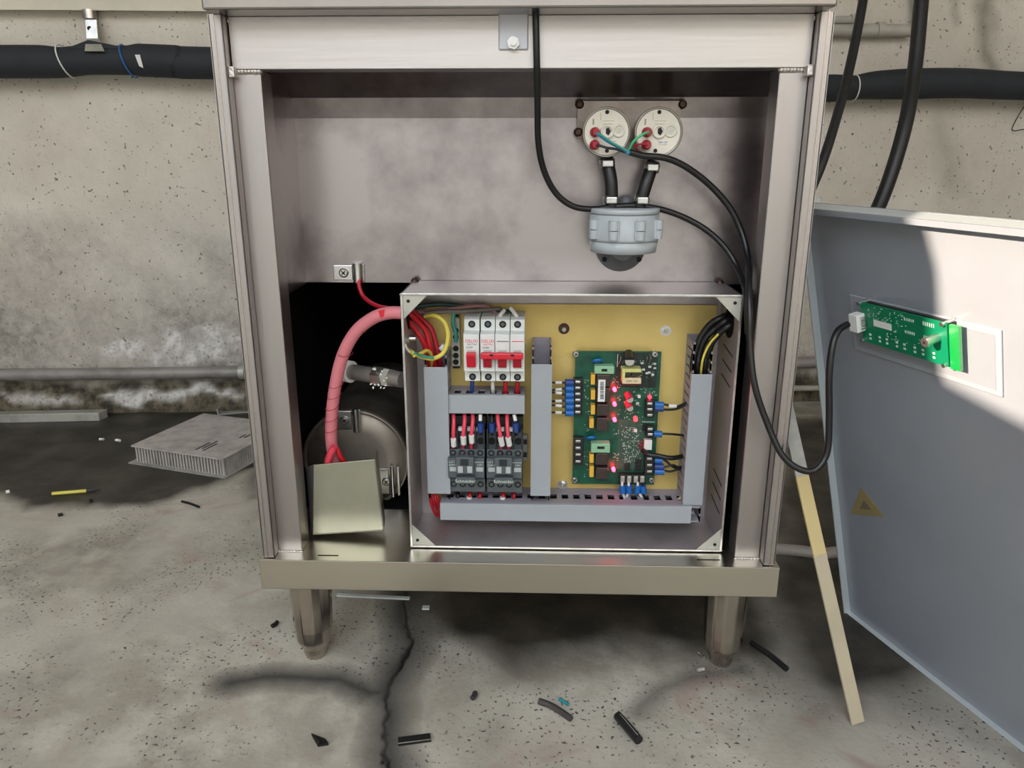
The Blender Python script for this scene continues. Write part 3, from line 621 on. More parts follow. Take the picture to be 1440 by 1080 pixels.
# ---- breakers
def breaker(px0, px1, poles, label):
    t_ = thing('circuit_breaker', V((px0+px1)/2, 540, YP), label, 'circuit breaker', 'white circuit breakers with red switches')
    yf1, yf2, yf3 = .074, .062, .052
    R1 = R
    x0 = V(px0, 490, .062).x; x1 = V(px1, 490, .062).x
    z = lambda py, y: V(690, py, y).z
    zt, zb_ = z(447, yf1), z(536, yf1); za_, zc = z(470, yf2), z(523, yf2)
    zn1, zn0 = z(497, yf3+.006), z(517, yf3+.006)
    n = poles; w_ = (x1-x0)/n
    for k in range(n):
        xa, xb = x0+k*w_+.0003, x0+(k+1)*w_-.0003
        prof = [(YP, zb_), (yf1, zb_), (yf1, zc), (yf2, zc+.0005), (yf2, za_), (yf1, za_+.002), (yf1, zt-.002), (yf1+.006, zt), (YP, zt)]
        mb = MB(); mb.prism([Vector((xa, y, zz)) for y, zz in prof], (xb-xa, 0, 0)); o = obj('pole_body', mb, whitep, t_, bevel=.0006)
        xm = (xa+xb)/2
        for py in (456, 530):
            p = Vector((xm, yf1, z(py, yf1))); obj('terminal_well', MB().cyl(p+Vector((0, .001, 0)), p+Vector((0, -.0004, 0)), .0042, n=18), pitch, o)
            obj('terminal_screw', MB().cyl(p, p+Vector((0, -.0008, 0)), .0022, n=14), dkplastic, o)
        mb = MB(); mb.box((xa+w_*.22, yf2-.0008, zn0-.001), (xb-w_*.22, yf2, zn1+.003)); obj('switch_recess', mb, mat('pale_recess', (180, 190, 186), .5), o)
        mb = MB(); m2 = (xb-xa)*.21
        mb.prism([Vector((xa+m2, y, zz)) for y, zz in ((yf2, zn0), (yf2-.004, zn0), (yf3, zn1-.002), (yf3, zn1+.001), (yf2, zn1+.001))], (xb-xa-2*m2, 0, 0)); obj('switch_lever', mb, redd if n > 1 else redp, o, bevel=.0006)
        if n > 1 and k > 0:
            mb = MB(); zr = z(480, yf2); mb.box((xa+.002, yf2-.0002, zr-.0004), (xb-.001, yf2, zr+.0004)); obj('printed_line', mb, inkred if k == 2 else ink, o)
    if n > 1:
        mb = MB(); mb.box((x0+.0015, yf3-.003, z(505, yf3)), (x1-.0015, yf3+.004, z(496, yf3))); tb = obj('tie_bar', mb, redp, t_, bevel=.0015)
        for k in (.8, 2.2):
            mb = MB(); xm = x0+w_*k; zq = z(498.5, yf3); mb.box((xm-.002, yf3-.0034, zq-.0012), (xm+.002, yf3-.0028, zq+.001)); obj('notch', mb, pitch, tb)
    xm = x0+w_/2
    text('DELIXI', (xm+.0004, yf2-.0001, z(480, yf2)), .0052, inkred, t_); text('ELECTRIC', (xm+.001, yf2-.0001, z(484.5, yf2)), .0026, inkred if n > 1 else ink, t_)
    text('CDB6i' if n > 1 else 'DZ47', (xm-.002, yf2-.0001, z(489, yf2)), .003, ink, t_); text('C63' if n > 1 else 'C10', (xm-.002, yf2-.0001, z(493.5, yf2)), .003, ink, t_)
    return t_
breaker(651.5, 674, 1, 'narrow single-pole white circuit breaker with one small red switch')
breaker(675, 738, 3, 'wide three-pole white circuit breaker with red tie bar')
# earth terminal bar
tb = thing('terminal_bar', V(641, 515, YP), 'narrow metal earth terminal bar left of the circuit breakers', 'terminal bar')
a, b_ = prect(635, 447, 647, 515, YP-.012, YP-.003); obj('bar', MB().box(a, b_), galv, tb, bevel=.0006)
a, b_ = prect(636, 443, 646, 518, YP-.003, YP); obj('mount', MB().box(a, b_), dkplastic2, tb)
for py in (465, 474, 490, 500, 509):
    p = V(641, py, YP-.012); screw(p, .0036, tb, pitch, h=.0006)
# ---- contactors
def contactor(px0, px1, label):
    t_ = thing('contactor', V((px0+px1)/2, 694, YP), label, 'contactor', 'pair of dark grey contactors')
    y1, y2, y3 = .074, .064, .055
    z = lambda py, y: V(682, py, y).z; x = lambda f, y=.07: V(px0+(px1-px0)*f, 650, y).x
    x0, x1 = x(.01), x(.99)
    mb = MB(); mb.box((x0, y1+.02, z(690, y1)), (x1, YP, z(593, y1))); obj('base', mb, dkplastic2, t_)
    # body with stepped profile
    prof = [(YP, z(692, y1)), (y1, z(692, y1)), (y1, z(674, y1)), (y2, z(672, y2)), (y2, z(645, y2)), (y1, z(641, y1)), (y1, z(632, y1)), (y1+.012, z(631, y1+.012)), (y1+.014, z(608, y1+.014)), (YP, z(600, y1+.014))]
    body = MB().prism([Vector((x0, y, zz)) for y, zz in prof], (x1-x0, 0, 0)); bo = obj('body', body, dkplastic, t_, bevel=.0006)
    # upper terminal barriers and wells
    for k in range(5):
        f = k/4; mb = MB(); xx = x0+(x1-x0)*f; xx = min(max(xx, x0+.0008), x1-.0008); mb.box((xx-.0008, y1+.001, z(632, y1)), (xx+.0008, y1+.02, z(600, y1+.01))); obj('barrier', mb, dkplastic2, t_)
    for k in range(4):
        xx = x0+(x1-x0)*(.125+.25*k)
        for py, yy in ((637, y1), (681, y1)):
            q_ = Vector((xx, yy, z(py, yy))); obj('terminal_well', MB().cyl(q_+Vector((0, .0005, 0)), q_+Vector((0, -.0004, 0)), .0040, n=16), pitch, t_)
            obj('terminal_screw', MB().cyl(q_, q_+Vector((0, -.0007, 0)), .0022, n=10), dkplastic, t_)
        q_ = Vector((xx, y1+.0132, z(620, y1+.013))); obj('clamp_well', MB().cyl(q_, q_+Vector((0, -.001, 0)), .0045, n=16), pitch, t_)
    mb = MB(); mb.box((x(.25), y3, z(667, y3)), (x(.72), y2+.001, z(644, y3))); obj('raised_head', mb, dkplastic, t_, bevel=.0008)
    mb = MB(); mb.box((x(.37), y3-.0006, z(655, y3)), (x(.58), y3, z(646, y3))); obj('armature_window', mb, dkplastic2, t_)
    for f0, f1, yy, pya, pyb in ((.06, .25, y2, 657, 663), (.77, .96, y2, 657, 663), (.30, .43, y3, 656, 665), (.55, .68, y3, 656, 665)):
        mb = MB(); mb.box((x(f0), yy-.0008, z(pyb, yy)), (x(f1), yy, z(pya, yy))); obj('label_tile', mb, mat('pale_grey_tile', (176, 180, 182), .5), t_)
    text('Schneider', (x(.49), y3-.0003, z(677, y3)), .0056, silk, t_, sx=1.1)
    mb = MB(); mb.box((x(.24), y3-.0001+.0002, z(681, y3)), (x(.74), y2+.001, z(672, y3))); obj('brand_strip', mb, dkplastic, t_, bevel=.0005)
    text('LC1', (x(.12), y2-.0001, z(650, y2)), .0042, silk, t_); text('D0910', (x(.15), y2-.0001, z(654.5, y2)), .0036, silk, t_); text('contactor', (x(.85), y2-.0001, z(650, y2)), .0030, silk, t_); text('220V', (x(.87), y2-.0001, z(654, y2)), .0032, silk, t_)
    mb = MB(); mb.box((x(.26), y1+.006, z(609, y1)), (x(.8), y1+.012, z(604.5, y1))); obj('clip_strip', mb, whitel, t_)
    return t_
contactor(630, 682, 'left dark grey contactor with three red wires on top')
contactor(684, 735, 'right dark grey contactor with two red wires on top')
dr = thing('din_rail', V(740, 620, YP), 'short end of perforated metal mounting rail right of contactors', 'rail')
a, b_ = prect(630, 612, 742, 648, YP-.008, YP-.0002); obj('rail_strip', MB().box(a, b_), galv, dr, bevel=.0008)
for py in (622, 640): 
    a, b_ = prect(736, py-4, 741, py+3, YP-.0085, YP-.0078); obj('slot', MB().box(a, b_), ink, dr)

# ---- wires around contactors
def sleeved(pts, r, m, label, sleeve=None, sl_mat=whitel, ferr=None, group='wires in the control box', name='wire', extra=None):
    t_ = thing(name, V(*pts[-1]), label, 'wire', group); obj('insulation', T(pts, r, n=8), m, t_)
    if sleeve: obj('marker_sleeve', T(sleeve, r*1.45, n=10, sub=1), sl_mat, t_)
    if ferr: obj('ferrule', T(ferr[0], ferr[1], n=10, sub=1), ferr[2], t_)
    return t_
for k, (px, pxb, yb_) in enumerate(((637, 637.5, 617), (652.5, 651.5, 614), (664, 663, 612))):
    sleeved([(px, 575, .095), (px+1, 590, .078), (pxb, 612, .074), (pxb, 630, .082)], .0024, pinkw, ('first', 'second', 'third')[k]+' red wire from left above the left contactor', [(pxb, yb_, .072), (pxb+.5, yb_+10, .075)])
for k, (px, pxb) in enumerate(((701, 704), (714, 714.5))):
    sleeved([(px, 575, .095), (px-1, 590, .078), (pxb, 614, .072), (pxb+1, 632, .082)], .0024, pinkw, ('left', 'right')[k]+' red wire of the pair above the right contactor', [(pxb, 615, .071), (pxb+2, 626, .074)])
for k, (px, m_) in enumerate(((675.5, bluew2), (691.5, bluew2), (725, bluew2))):
    t_ = sleeved([(px, 572, .095), (px+.3, 585, .085), (px+.5, 600, .08), (px+.5, 612, .08)], .0016, blk_cable, ('black wire with blue ferrule at right of left contactor top', 'black wire with blue ferrule at left of right contactor top', 'black wire with blue ferrule at far right of the contactors')[k], [(px-(2 if k == 2 else 0), 583, .082), (px, 592, .079)] if k != 1 else None, ferr=([(px+.5, 595, .079), (px+.5, 607, .079)], .0042, m_))
for k, (px, m_, lab) in enumerate(((664, bluew2, 'short blue wire below the single-pole breaker'), (711, redw, 'left short red wire under the three-pole breaker'), (727.5, redw, 'right short red wire under the three-pole breaker'))):
    sleeved([(px, 532, .09), (px, 542, .088), (px, 552, .092), (px, 562, .1)], .0026, m_, lab)
sleeved([(693, 535, .092), (693, 545, .09), (694, 556, .1)], .0024, whitel, 'short white stub under the three-pole breaker left pole')
for k, (px, m_, lab) in enumerate(((643, blk_cable, 'dark wire bottom left under the left contactor'), (660, redw, 'red wire with white sleeve under left contactor'), (674, redd, 'dark red wire under the right side of left contactor'), (707, redw, 'red wire with white sleeve under right contactor'), (722, redd, 'dark red wire under the right side of right contactor'))):
    sleeved([(px, 688, .095), (px+1, 697, .085), (px, 706, .088), (px, 716, .1)], .0024, m_, lab, [(px, 699, .083), (px, 704, .083)] if k in (1, 3) else None)
# left bundle
for k, (pp, m_, lab, r_) in enumerate((
    ([(570, 436, .07), (585, 450, .08), (598, 465, .085), (604, 485, .085), (609, 505, .09), (612, 525, .095)], redw, 'upper thick red cable dropping into left duct', .0034),
    ([(568, 446, .07), (583, 462, .078), (594, 478, .08), (600, 495, .084), (602, 512, .09), (604, 530, .095)], redw, 'lower thick red cable dropping into left duct', .0034),
    ([(572, 430, .08), (592, 448, .09), (606, 462, .092), (612, 480, .092), (617, 500, .092), (620, 522, .1)], redd, 'dark red cable behind the other red cables at left duct', .0034))):
    sleeved(pp, r_, m_, lab, [(620, 486, .086), (624, 490, .086)] if k == 0 else None)
for k, (pp, m_, lab) in enumerate((
    ([(580, 432, .1), (620, 428, .11), (660, 432, .11), (700, 436, .108), (720, 440, .105)], mat('dark_teal_wire', (50, 80, 78), .5), 'grey-green wire running above breakers toward left box corner'),
    ([(582, 440, .1), (612, 437, .105), (640, 434, .105), (672, 430, .108), (690, 434, .108), (700, 446, .1)], mat('grey_pink_wire', (168, 128, 128), .5), 'dusty pink wire running above the breakers'),
    ([(596, 441, .098), (625, 438, .1), (650, 438, .1), (680, 436, .104), (704, 434, .106)], mat('dusty_grey_wire', (120, 112, 108), .5), 'dusty grey wire running just above single-pole breaker'))):
    sleeved(pp, .0028, m_, lab)
for k, (a_, b2) in enumerate((((703, 442), (709, 436)), ((726, 440), (718, 433)))):
    sleeved([(a_[0], 450, .085), (a_[0], 444, .083), (b2[0], b2[1], .09)], .0024, whitel, ('left', 'right')[k]+' white sleeved lead entering the three-pole breaker top')
gw = thing('earth_wire', V(600, 500, .07), 'yellow earth wire looping from left box wall into left duct', 'wire', 'wires in the control box')
obj('insulation', T([(598, 445, .085), (612, 444, .075), (626, 455, .072), (630, 475, .072), (624, 495, .07), (610, 504, .066), (594, 502, .060), (582, 497, .05), (574, 492, .044)], .0026, n=10), yelw, gw)
obj('green_stripe', T([(610, 503.5, .063), (594, 501, .057), (582, 496, .047)], .0016, n=8), greenw, gw)
obj('ring_lug', T([(576, 495, .043), (571, 489, .042), (569, 483, .042)], .0028, n=8), zinc, gw)
wire('earth_wire', [(582, 500, .048), (592, 497, .06), (600, 493, .072), (606, 498, .08), (607, 508, .088), (608, 525, .098)], .0022, yelw, 'short pale yellow earth wire curling below the loop at left duct', group='wires in the control box')
st = thing('earth_stud', V(572, 478, .045), 'bolt and nut earthing stud on control box left wall', 'bolt')
p = Vector((bl+th, .050, V(572, 476, .05).z)); obj('nut', MB().cyl(p, p+Vector((.004, 0, 0)), .0058, n=6, smooth=False), zinc, st); obj('stud', MB().cyl(p, p+Vector((.011, 0, 0)), .003, n=12), zinc, st)
wire('earth_wire', [(638, 440, .1), (637, 455, .1), (641, 468, .1), (641, 480, .103)], .0024, greenw, 'teal green wire dropping into the earth terminal bar', group='wires in the control box')
for k in range(4):
    sleeved([(604+k*3, 690, .09), (606+k*4, 705, .085), (612+k*6, 722, .09), (624+k*5, 727, .098)], .0020, redw if k % 2 == 0 else redd, ('outermost', 'second', 'third', 'innermost')[k]+' red cable bending from left duct into bottom duct')
# right bundle
for k, (pp, m_, lab) in enumerate((
    ([(1030, 440, .082), (1014, 447, .078), (1000, 455, .08), (988, 470, .082), (979, 490, .082), (975, 510, .082), (974, 540, .09)], blk_cable, 'leftmost thick black cable entering the right duct'),
    ([(1034, 445, .076), (1019, 452, .072), (1006, 462, .076), (992, 476, .078), (984, 495, .08), (981, 515, .08), (980, 540, .09)], blk_cable, 'middle thick black cable entering the right duct'),
    ([(1037, 452, .070), (1024, 459, .067), (1012, 468, .07), (1000, 484, .072), (994, 500, .078), (991, 515, .08), (989, 540, .09)], blk_cable, 'rightmost thick black cable entering the right duct'))):
    sleeved(pp, .0040, m_, lab)
wire('earth_wire', [(1010, 470, .062), (999, 482, .067), (991, 497, .070), (987, 512, .073), (985, 535, .085)], .0014, yelw, 'thin yellow green wire between black cables at right duct top', group='wires in the control box')
sleeved([(966, 690, .085), (960, 698, .09), (952, 704, .095)], .0020, mat('cream_sleeve', (214, 206, 160), .5), 'short cream wire stub at the foot of right duct')

# ================================================================= MAIN CIRCUIT BOARD
YBD = .106
pcb = thing('circuit_board', V(866, 682, YBD), 'green main circuit board with red lights on yellow plate', 'circuit board')
a, b_ = prect(807, 494, 925, 681, YBD, YBD+.0016); board = obj('board', MB().box(a, b_), pcbm, pcb)
def comp(name, px0, py0, px1, py1, h, m, bevel=.0004, parent=pcb, base=YBD, **k):
    a, b_ = prect(px0, py0, px1, py1, base-h, base-.00005); return obj(name, MB().box(a, b_), m, parent, bevel=bevel, **k)
a, b_ = prect(866, 496, 924, 545, YBD-.0003, YBD-.00005); obj('dark_zone', MB().box(a, b_), pcbd, pcb)
a, b_ = prect(868, 590, 905, 660, YBD-.0003, YBD-.00005); obj('dark_zone', MB().box(a, b_), mat('board_mid_zone', (54, 84, 70), .4, var=.3, vscale=200), pcb)
for px, py in ((810, 498), (921, 498), (808, 675), (916, 675)):
    p = V(px, py, YBD); q_ = screw(p, .0042, pcb, zinc, h=.002); q_.name = 'mounting_screw'
    obj('standoff', MB().cyl(p+Vector((0, .0016, 0)), Vector((p.x, YP, p.z)), .003, n=8), zinc, pcb)
for k, (y0_, y1_) in enumerate(((527, 541), (549, 562), (570, 583), (589, 602), (639, 651), (656, 671))):
    comp('amber_capacitor', 831-(2 if k > 2 else 0), y0_, 837-(2 if k > 2 else 0), y1_, .012, capy)
for k, (y0_, y1_) in enumerate(((527, 544), (546, 565), (569, 585), (588, 606), (638, 654), (658, 674))):
    comp('relay', 839-(1 if k > 3 else 0), y0_, 858-(k > 1)*3, y1_, .014, relaym, .0008)
for k, py in enumerate((548.5, 569, 591, 661)):
    p = V(864.5-(k == 3)*1.5, py, YBD-.010); o = obj('red_led', MB().lathe(p, (0, -1, 0), [(-.006, .0022), (0, .0022), (.0015, .0019), (.0025, .0009)], 12), ledr, pcb)
    mb = MB(); mb.cyl(p+Vector((.0008, 0, 0)), p+Vector((.0008, .0099, 0)), .0003, n=5); mb.cyl(p-Vector((.0008, 0, 0)), p+Vector((-.0008, .0099, 0)), .0003, n=5); obj('led_pins', mb, zinc, o)
p = V(914, 559, YBD-.004); obj('red_led', MB().lathe(p, (0, -1, 0), [(-.0039, .0022), (0, .0022), (.0020, .0010)], 12), mat('dim_red_led', (230, 50, 70), .3, emis=(255, 40, 60), es=5), pcb)
for px, py in ((886, 562), (886, 574)):
    p = V(px, py, YBD-.011); o = obj('pink_capacitor', MB().cyl(p+Vector((-.002, .0108, .004)), p, .0042, n=18), mat('pink_can', (190, 60, 80), .4), pcb)
    obj('can_top', MB().cyl(p, p+Vector((0, -.0005, 0)), .0040, n=18), alu, o)
p = V(894, 591, YBD-.005); obj('pink_capacitor', MB().cyl(p+Vector((0, .0049, .002)), p, .0028, n=14), ledc, pcb)
p = V(885.5, 508, YBD-.016); o = obj('filter_capacitor', MB().cyl(p+Vector((0, .0158, .005)), p, .0062, n=22), mat('black_can', (30, 28, 34), .35), pcb); obj('can_top', MB().cyl(p, p+Vector((0, -.0005, 0)), .0056, n=22), alu, o)
# transformer
tr = comp('transformer', 875, 532, 902, 540, .017, cream, .001)
mb = MB(); 
for px in (876, 889): R(px, 520, px+11, 529, YBD-.016, YBD-.002, mb)
o = obj('winding', mb, mat('dark_winding', (58, 50, 30), .5), tr); a, b_ = prect(874.5, 519, 902.5, 524, YBD-.018, YBD-.001); obj('tape_band', MB().box(a, b_), tapey, tr, bevel=.001)
a, b_ = prect(875, 523, 879, 534, YBD-.0172, YBD-.001); obj('tape_band', MB().box(a, b_), tapey, tr); a, b_ = prect(876, 539, 901, 542, YBD-.012, YBD-.001); obj('core', MB().box(a, b_), mat('brown_core', (80, 46, 34), .5), tr)
p = V(888.5, 536, YBD-.0172); text('220V 12V', p, .0035, ink, tr)
# white barcode sticker on relay
a, b_ = prect(841, 534, 851, 565, YBD-.0146, YBD-.0139); stk = obj('barcode_sticker', MB().box(a, b_), whitel, pcb)
mb = MB(); rr_ = random.Random(9); yy = 537
while yy < 561:
    h_ = rr_.choice((.5, 1, 1.4)); R(844, yy, 849, yy+h_, YBD-.01475, YBD-.0146, mb); yy += h_+rr_.choice((.5, .9))
obj('barcode', mb, ink, stk, kind='stuff')
# fuse holders, varistors
for py in (515, 624):
    o = comp('fuse_holder', 836 if py < 600 else 831, py, 864 if py < 600 else 858, py+11 if py < 600 else py+13, .013, mint, .001)
    a, b_ = prect(846 if py < 600 else 840, py+4, 854 if py < 600 else 850, py+7.5, YBD-.0134, YBD-.0128); obj('fuse_slot', MB().box(a, b_), pitch, o)
for px, py in ((840, 510), (831, 618)):
    p = V(px, py, YBD-.006); obj('blue_varistor', MB().lathe(p+Vector((0, 0, .002)), (.1, -.5, -.8), [(-.0015, .004), (-.001, .0062), (.001, .0062), (.0015, .004)], 20), varb, pcb)
# terminal blocks
tbm = mat('black_terminal_block', (24, 26, 28), .4)
def tblock(px0, py0, px1, py1, n, vertical=True, second=None):
    o = comp('terminal_block', px0, py0, px1, py1, .010, tbm, .0006)
    for k in range(n):
        if vertical: cx_, cy = (px0+px1)/2, py0+(py1-py0)*(k+.5)/n
        else: cx_, cy = px0+(px1-px0)*(k+.5)/n, (py0+py1)/2
        a, b_ = prect(cx_-3.6 if vertical else cx_-3, cy-1.6 if vertical else cy-4.5, cx_+3.6 if vertical else cx_+3, cy+1.6 if vertical else cy+4.5, YBD-.0116, YBD-.0100)
        s_ = obj('clamp_screw', MB().box(a, b_), zinc, o, bevel=.0005)
    return o
tblock(806, 533, 819, 584, 6); tblock(806, 616, 820, 654, 4); tblock(908, 564, 920, 588, 3); tblock(909, 600, 920, 615, 2); tblock(907, 641, 920, 668, 3); tblock(871, 668, 908, 681, 4, False)
# small white connector
o = comp('white_connector', 906, 619, 917, 633, .008, whitel, .0006); 
mb = MB(); 
for k in range(3): mb.tube([V(906, 622+4*k, YBD-.006), V(901, 622+4*k, YBD-.008), V(899, 626+2*k, YBD-.003)], .0006, n=6)
obj('red_leads', mb, redw, o)
# chips
for r_ in ((878, 652, 886, 662), (893, 652, 902, 662), (893, 646, 903, 651), (903, 596, 909, 606), (912, 535, 917, 545)):
    comp('chip', *r_, .002, tbm, .0002)
for k, (px, py) in enumerate(((903, 511), (905, 520), (914, 516), (921, 518), (918, 527), (910, 525), (921, 512), (913, 524))):
    comp('small_component', px-2, py-1.2, px+2, py+1.4, .003, silk if k % 3 else alu, .0003)
comp('small_component', 897, 556, 901, 560, .004, whitel); comp('small_component', 894, 566, 899, 570, .004, alu); comp('small_component', 892, 604, 896, 608, .004, whitel)
comp('small_component', 904, 519, 916, 530, .0015, tbm)
# toroid coil wire arcs
mb = MB()
for px in (871, 876, 908, 913): mb.tube([V(px, 498, YBD-.001), V(px+2, 504, YBD-.006), V(px-1, 512, YBD-.001)], .0004, n=5)
obj('wire_link', mb, zinc, pcb)
# silkscreen
rr_ = random.Random(11); mb = MB()
def skr(x0, y0, x1, y1, n):
    for k in range(n):
        px, py = rr_.uniform(x0, x1), rr_.uniform(y0, y1); w_, h_ = rr_.choice(((2.4, .5), (.5, 2.2), (1.1, 1.1), (.8, .6), (1.6, .5)))
        R(px, py, px+w_, py+h_, YBD-.0005, YBD-.0003, mb)
skr(873, 600, 900, 650, 130); skr(860, 528, 873, 545, 16); skr(862, 603, 870, 612, 8); skr(905, 545, 922, 556, 12); skr(821, 528, 828, 606, 26); skr(821, 632, 828, 670, 14); skr(868, 545, 905, 600, 40); skr(862, 636, 870, 650, 12); skr(868, 500, 922, 530, 30)
R(868, 498, 868.7, 516, YBD-.0005, YBD-.0003, mb); R(903, 593, 921, 593.7, YBD-.0005, YBD-.0003, mb)
obj('silkscreen_marks', mb, silk, pcb, kind='stuff')
# left ferrules
for k in range(6):
    py = 538+8.5*k; sy = (538, 548, 552, 564, 570, 580)[k]
    sleeved([(770, sy, .095), (780, sy, .094), (792, py, .094), (808, py, .096)], .0013, blk_cable, ('topmost', 'second from top', 'third from top', 'fourth from top', 'fifth from top', 'lowest')[k]+' of six blue-ferruled wires at circuit board left edge', [(781, sy, .094), (790, (sy+py)/2, .094)], ferr=([(795, py, .094), (806, py, .095)], .0044, bluew if k else bluew2))
def rightw(pts, lab, py, px0=921, px1=933, m_=bluew, sleeve=None):
    sleeved(pts, .0015, blk_cable, lab, sleeve, ferr=([(px0, py, .095), (px1, py+.5, .094)], .0042, m_))
rightw([(922, 568, .095), (936, 569, .094), (950, 572, .096), (966, 566, .1)], 'upper wire at board right edge with blue ferrule and white sleeve', 569, sleeve=[(940, 571, .094), (951, 571, .095)])
rightw([(922, 574, .095), (936, 576, .094), (952, 575, .097), (966, 568, .1)], 'second wire at board right edge directly under white sleeved one', 574, m_=bluew2)
rightw([(918, 610, .095), (934, 610, .094), (950, 611, .096), (968, 613, .1)], 'lone thin wire with blue ferrule midway on board right edge', 610, 920, 931)
rightw([(920, 648, .095), (934, 647, .094), (944, 655, .095), (952, 658, .097), (966, 653, .1)], 'upper of three blue-ferruled wires at board lower right', 647, 921, 932)
rightw([(920, 656, .095), (934, 657, .094), (946, 654, .095), (954, 657, .097), (966, 655, .1)], 'middle of three blue-ferruled wires at board lower right', 656, 921, 933, bluew2)
rightw([(920, 663, .095), (934, 662, .094), (942, 663, .095), (954, 660, .097), (966, 657, .1)], 'lowest of three blue-ferruled wires at board lower right', 663, 921, 934)
sleeved([(903, 632, .1), (912, 639, .092), (926, 641, .09), (945, 644, .09), (966, 640, .1)], .0030, blk_cable, 'thicker black cable from board lower centre to right duct')
for k, px in enumerate((875, 884, 897, 904)):
    ex = (879, 880, 905, 907)[k]
    sleeved([(px, 678, .095), (px, 690, .094), (px+(ex-px)*.6, 698, .094), (ex, 705, .098), (ex, 715, .108)], .0016, whitel if k != 3 else blk_cable, ('leftmost', 'second from left', 'third from left', 'rightmost')[k]+' of four blue-ferruled wires below the circuit board', ferr=([(px, 683, .094), (px+(-1 if k == 2 else 1), 693, .094)], .0040, bluew))

# ================================================================= GAUGES, HOSES, GREY JUNCTION
gb = thing('gauge_bracket', V(880, 220, .118), 'warm grey metal bracket behind the two round gauges', 'bracket')
mb = MB(); a, b_ = prect(812, 142, 956, 196, .114, .1175); mb.box(a, b_); obj('bracket_plate', mb, mat('warm_mottled_steel', (146, 136, 130), .3, 1, var=.45, vscale=14), gb)  # warm mottled grey over the bracket steel
for px, py in ((815, 147), (813, 186), (959, 147)):
    p = V(px, py, .118); obj('bolt_head', MB().lathe(p, (0, -1, 0), [(0, .0052), (.004, .005), (.006, .003)], 10), scorch, gb)
def gauge(px, py, label, side):
    yf_ = .078; p = V(px, py, yf_); t_ = thing('thermostat', Vector((p.x, .114, p.z-.027)), label, 'thermostat', 'pair of round ivory thermostats')
    r_ = (V(px+34, py, yf_)-p).length
    obj('rim', MB().lathe(Vector((p.x, .114, p.z)), (0, -1, 0), [(0, r_*.93), (.030, r_*.93), (.0345, r_), (.0365, r_), (.0365, r_*.93), (.0345, r_*.90)], 48), gauge_r, t_)
    fc = obj('face', MB().cyl((p.x, .10, p.z), (p.x, yf_+.001, p.z), r_*.915, n=48), gauge_w, t_)
    def at(dx, dy, d=0): return Vector((p.x+dx*r_/34, yf_+.001-d, p.z-dy*r_/34))
    for dx, dy in ((0, -27), (1.5, 25) if side == 0 else (-3, 25)):
        obj('hole', MB().cyl(at(dx, dy, -.0005), at(dx, dy, .0003), .0022, n=14), pitch, fc)
    obj('centre_boss', MB().lathe(at(1, -1, 0), (0, -1, 0), [(0, .0078), (.003, .0072), (.003, .0050), (.001, .0046)], 24), gauge_w, fc)
    mb = MB(); q_ = at(1.5, -1, .0012); mb.prism([q_+Vector((-.002, 0, .003)), q_+Vector((.001, 0, .004)), q_+Vector((.0035, 0, 0)), q_+Vector((.001, 0, -.004)), q_+Vector((-.002, 0, -.002))], (0, -.0005, 0)); obj('keyed_hole', mb, pitch, fc)
    obj('dial_socket', MB().lathe(at(17, -2, 0), (0, -1, 0), [(0, .0074), (.0022, .0066), (.0022, .0050), (.0006, .0044)], 24), gauge_w, fc)
    obj('dial_screw', MB().cyl(at(17, -2, 0), at(17, -2, .001), .0036, n=16), galv, fc)
    for dy in (0, 17):
        obj('boot', MB().lathe(at(-17+(3 if side else 0)*0, dy, 0), (0.15, -1, 0), [(0, .0052), (.004, .0054), (.008, .0034)], 14), bootr, t_)
    mb = MB()
    for k in range(3): mb.box(tuple(at(-6, -15+k*4, .0001)), tuple(at(10, -15.5+k*4, -.0002)))
    mb.box(tuple(at(-9, -26, .0001)), tuple(at(-8.4, -16, -.0002))); mb.box(tuple(at(-20, -18, .0001)), tuple(at(-18, -10, -.0002))); mb.box(tuple(at(0, 12, .0001)), tuple(at(14, 12.8, -.0002)))
    obj('moulded_marks', mb, mat('moulded_grey', (136, 134, 124), .6), fc)
    if side: a = at(1, 11, .0012); b2 = at(13, 16, 0); obj('label_plate', MB().box((a.x, a.y, b2.z), (b2.x, b2.y, a.z)), whitel, fc); text('30-110', ((a.x+b2.x)/2, a.y-.0002, (a.z+b2.z)/2), .0030, ink, fc)
    return t_, at
g1, at1 = gauge(853, 186, 'left round ivory thermostat back with blue and green wires', 0)
g2, at2 = gauge(926, 186, 'right round ivory thermostat back with single green wire', 1)
def gw_(pts, r, m, lab): 
    t_ = thing('thermostat_wire', pts[-1], lab, 'wire'); mb = MB(); mb.tube(pts, r, n=8); obj('insulation', mb, m, t_)
J = V(888, 215, .066)
gw_([at1(-15, 1, .008), at1(-6, 6, .014), at1(6, 14, .014), at1(18, 20, .012), J], .0012, greenw, 'green wire from left thermostat upper boot to joint')
gw_([at1(-14, 2, .009), at1(0, 12, .011), at1(12, 18, .010), at1(26, 25, .010), J+Vector((-.002, 0, -.001))], .0016, bwire, 'light blue wire from left thermostat upper boot to joint')
gw_([at1(-14, 17, .009), at1(0, 21, .012), at1(14, 23, .010), at1(28, 27, .009), J+Vector((0, 0, .003))], .0014, blk_cable, 'black wire from left thermostat lower boot to joint')
gw_([at2(-15, 0, .008), at2(-24, 3, .014), at2(-36, 12, .014), at2(-41, 24, .010), J+Vector((.001, 0, 0))], .0014, mat('bright_green_wire', (70, 176, 120), .4), 'green wire arching from the right thermostat to joint')
gw_([at2(-16, 17, .009), at2(-24, 16, .010), at2(-34, 18, .006), J+Vector((.006, .002, .004))], .0010, bootr, 'dark red wire from the right thermostat lower boot')
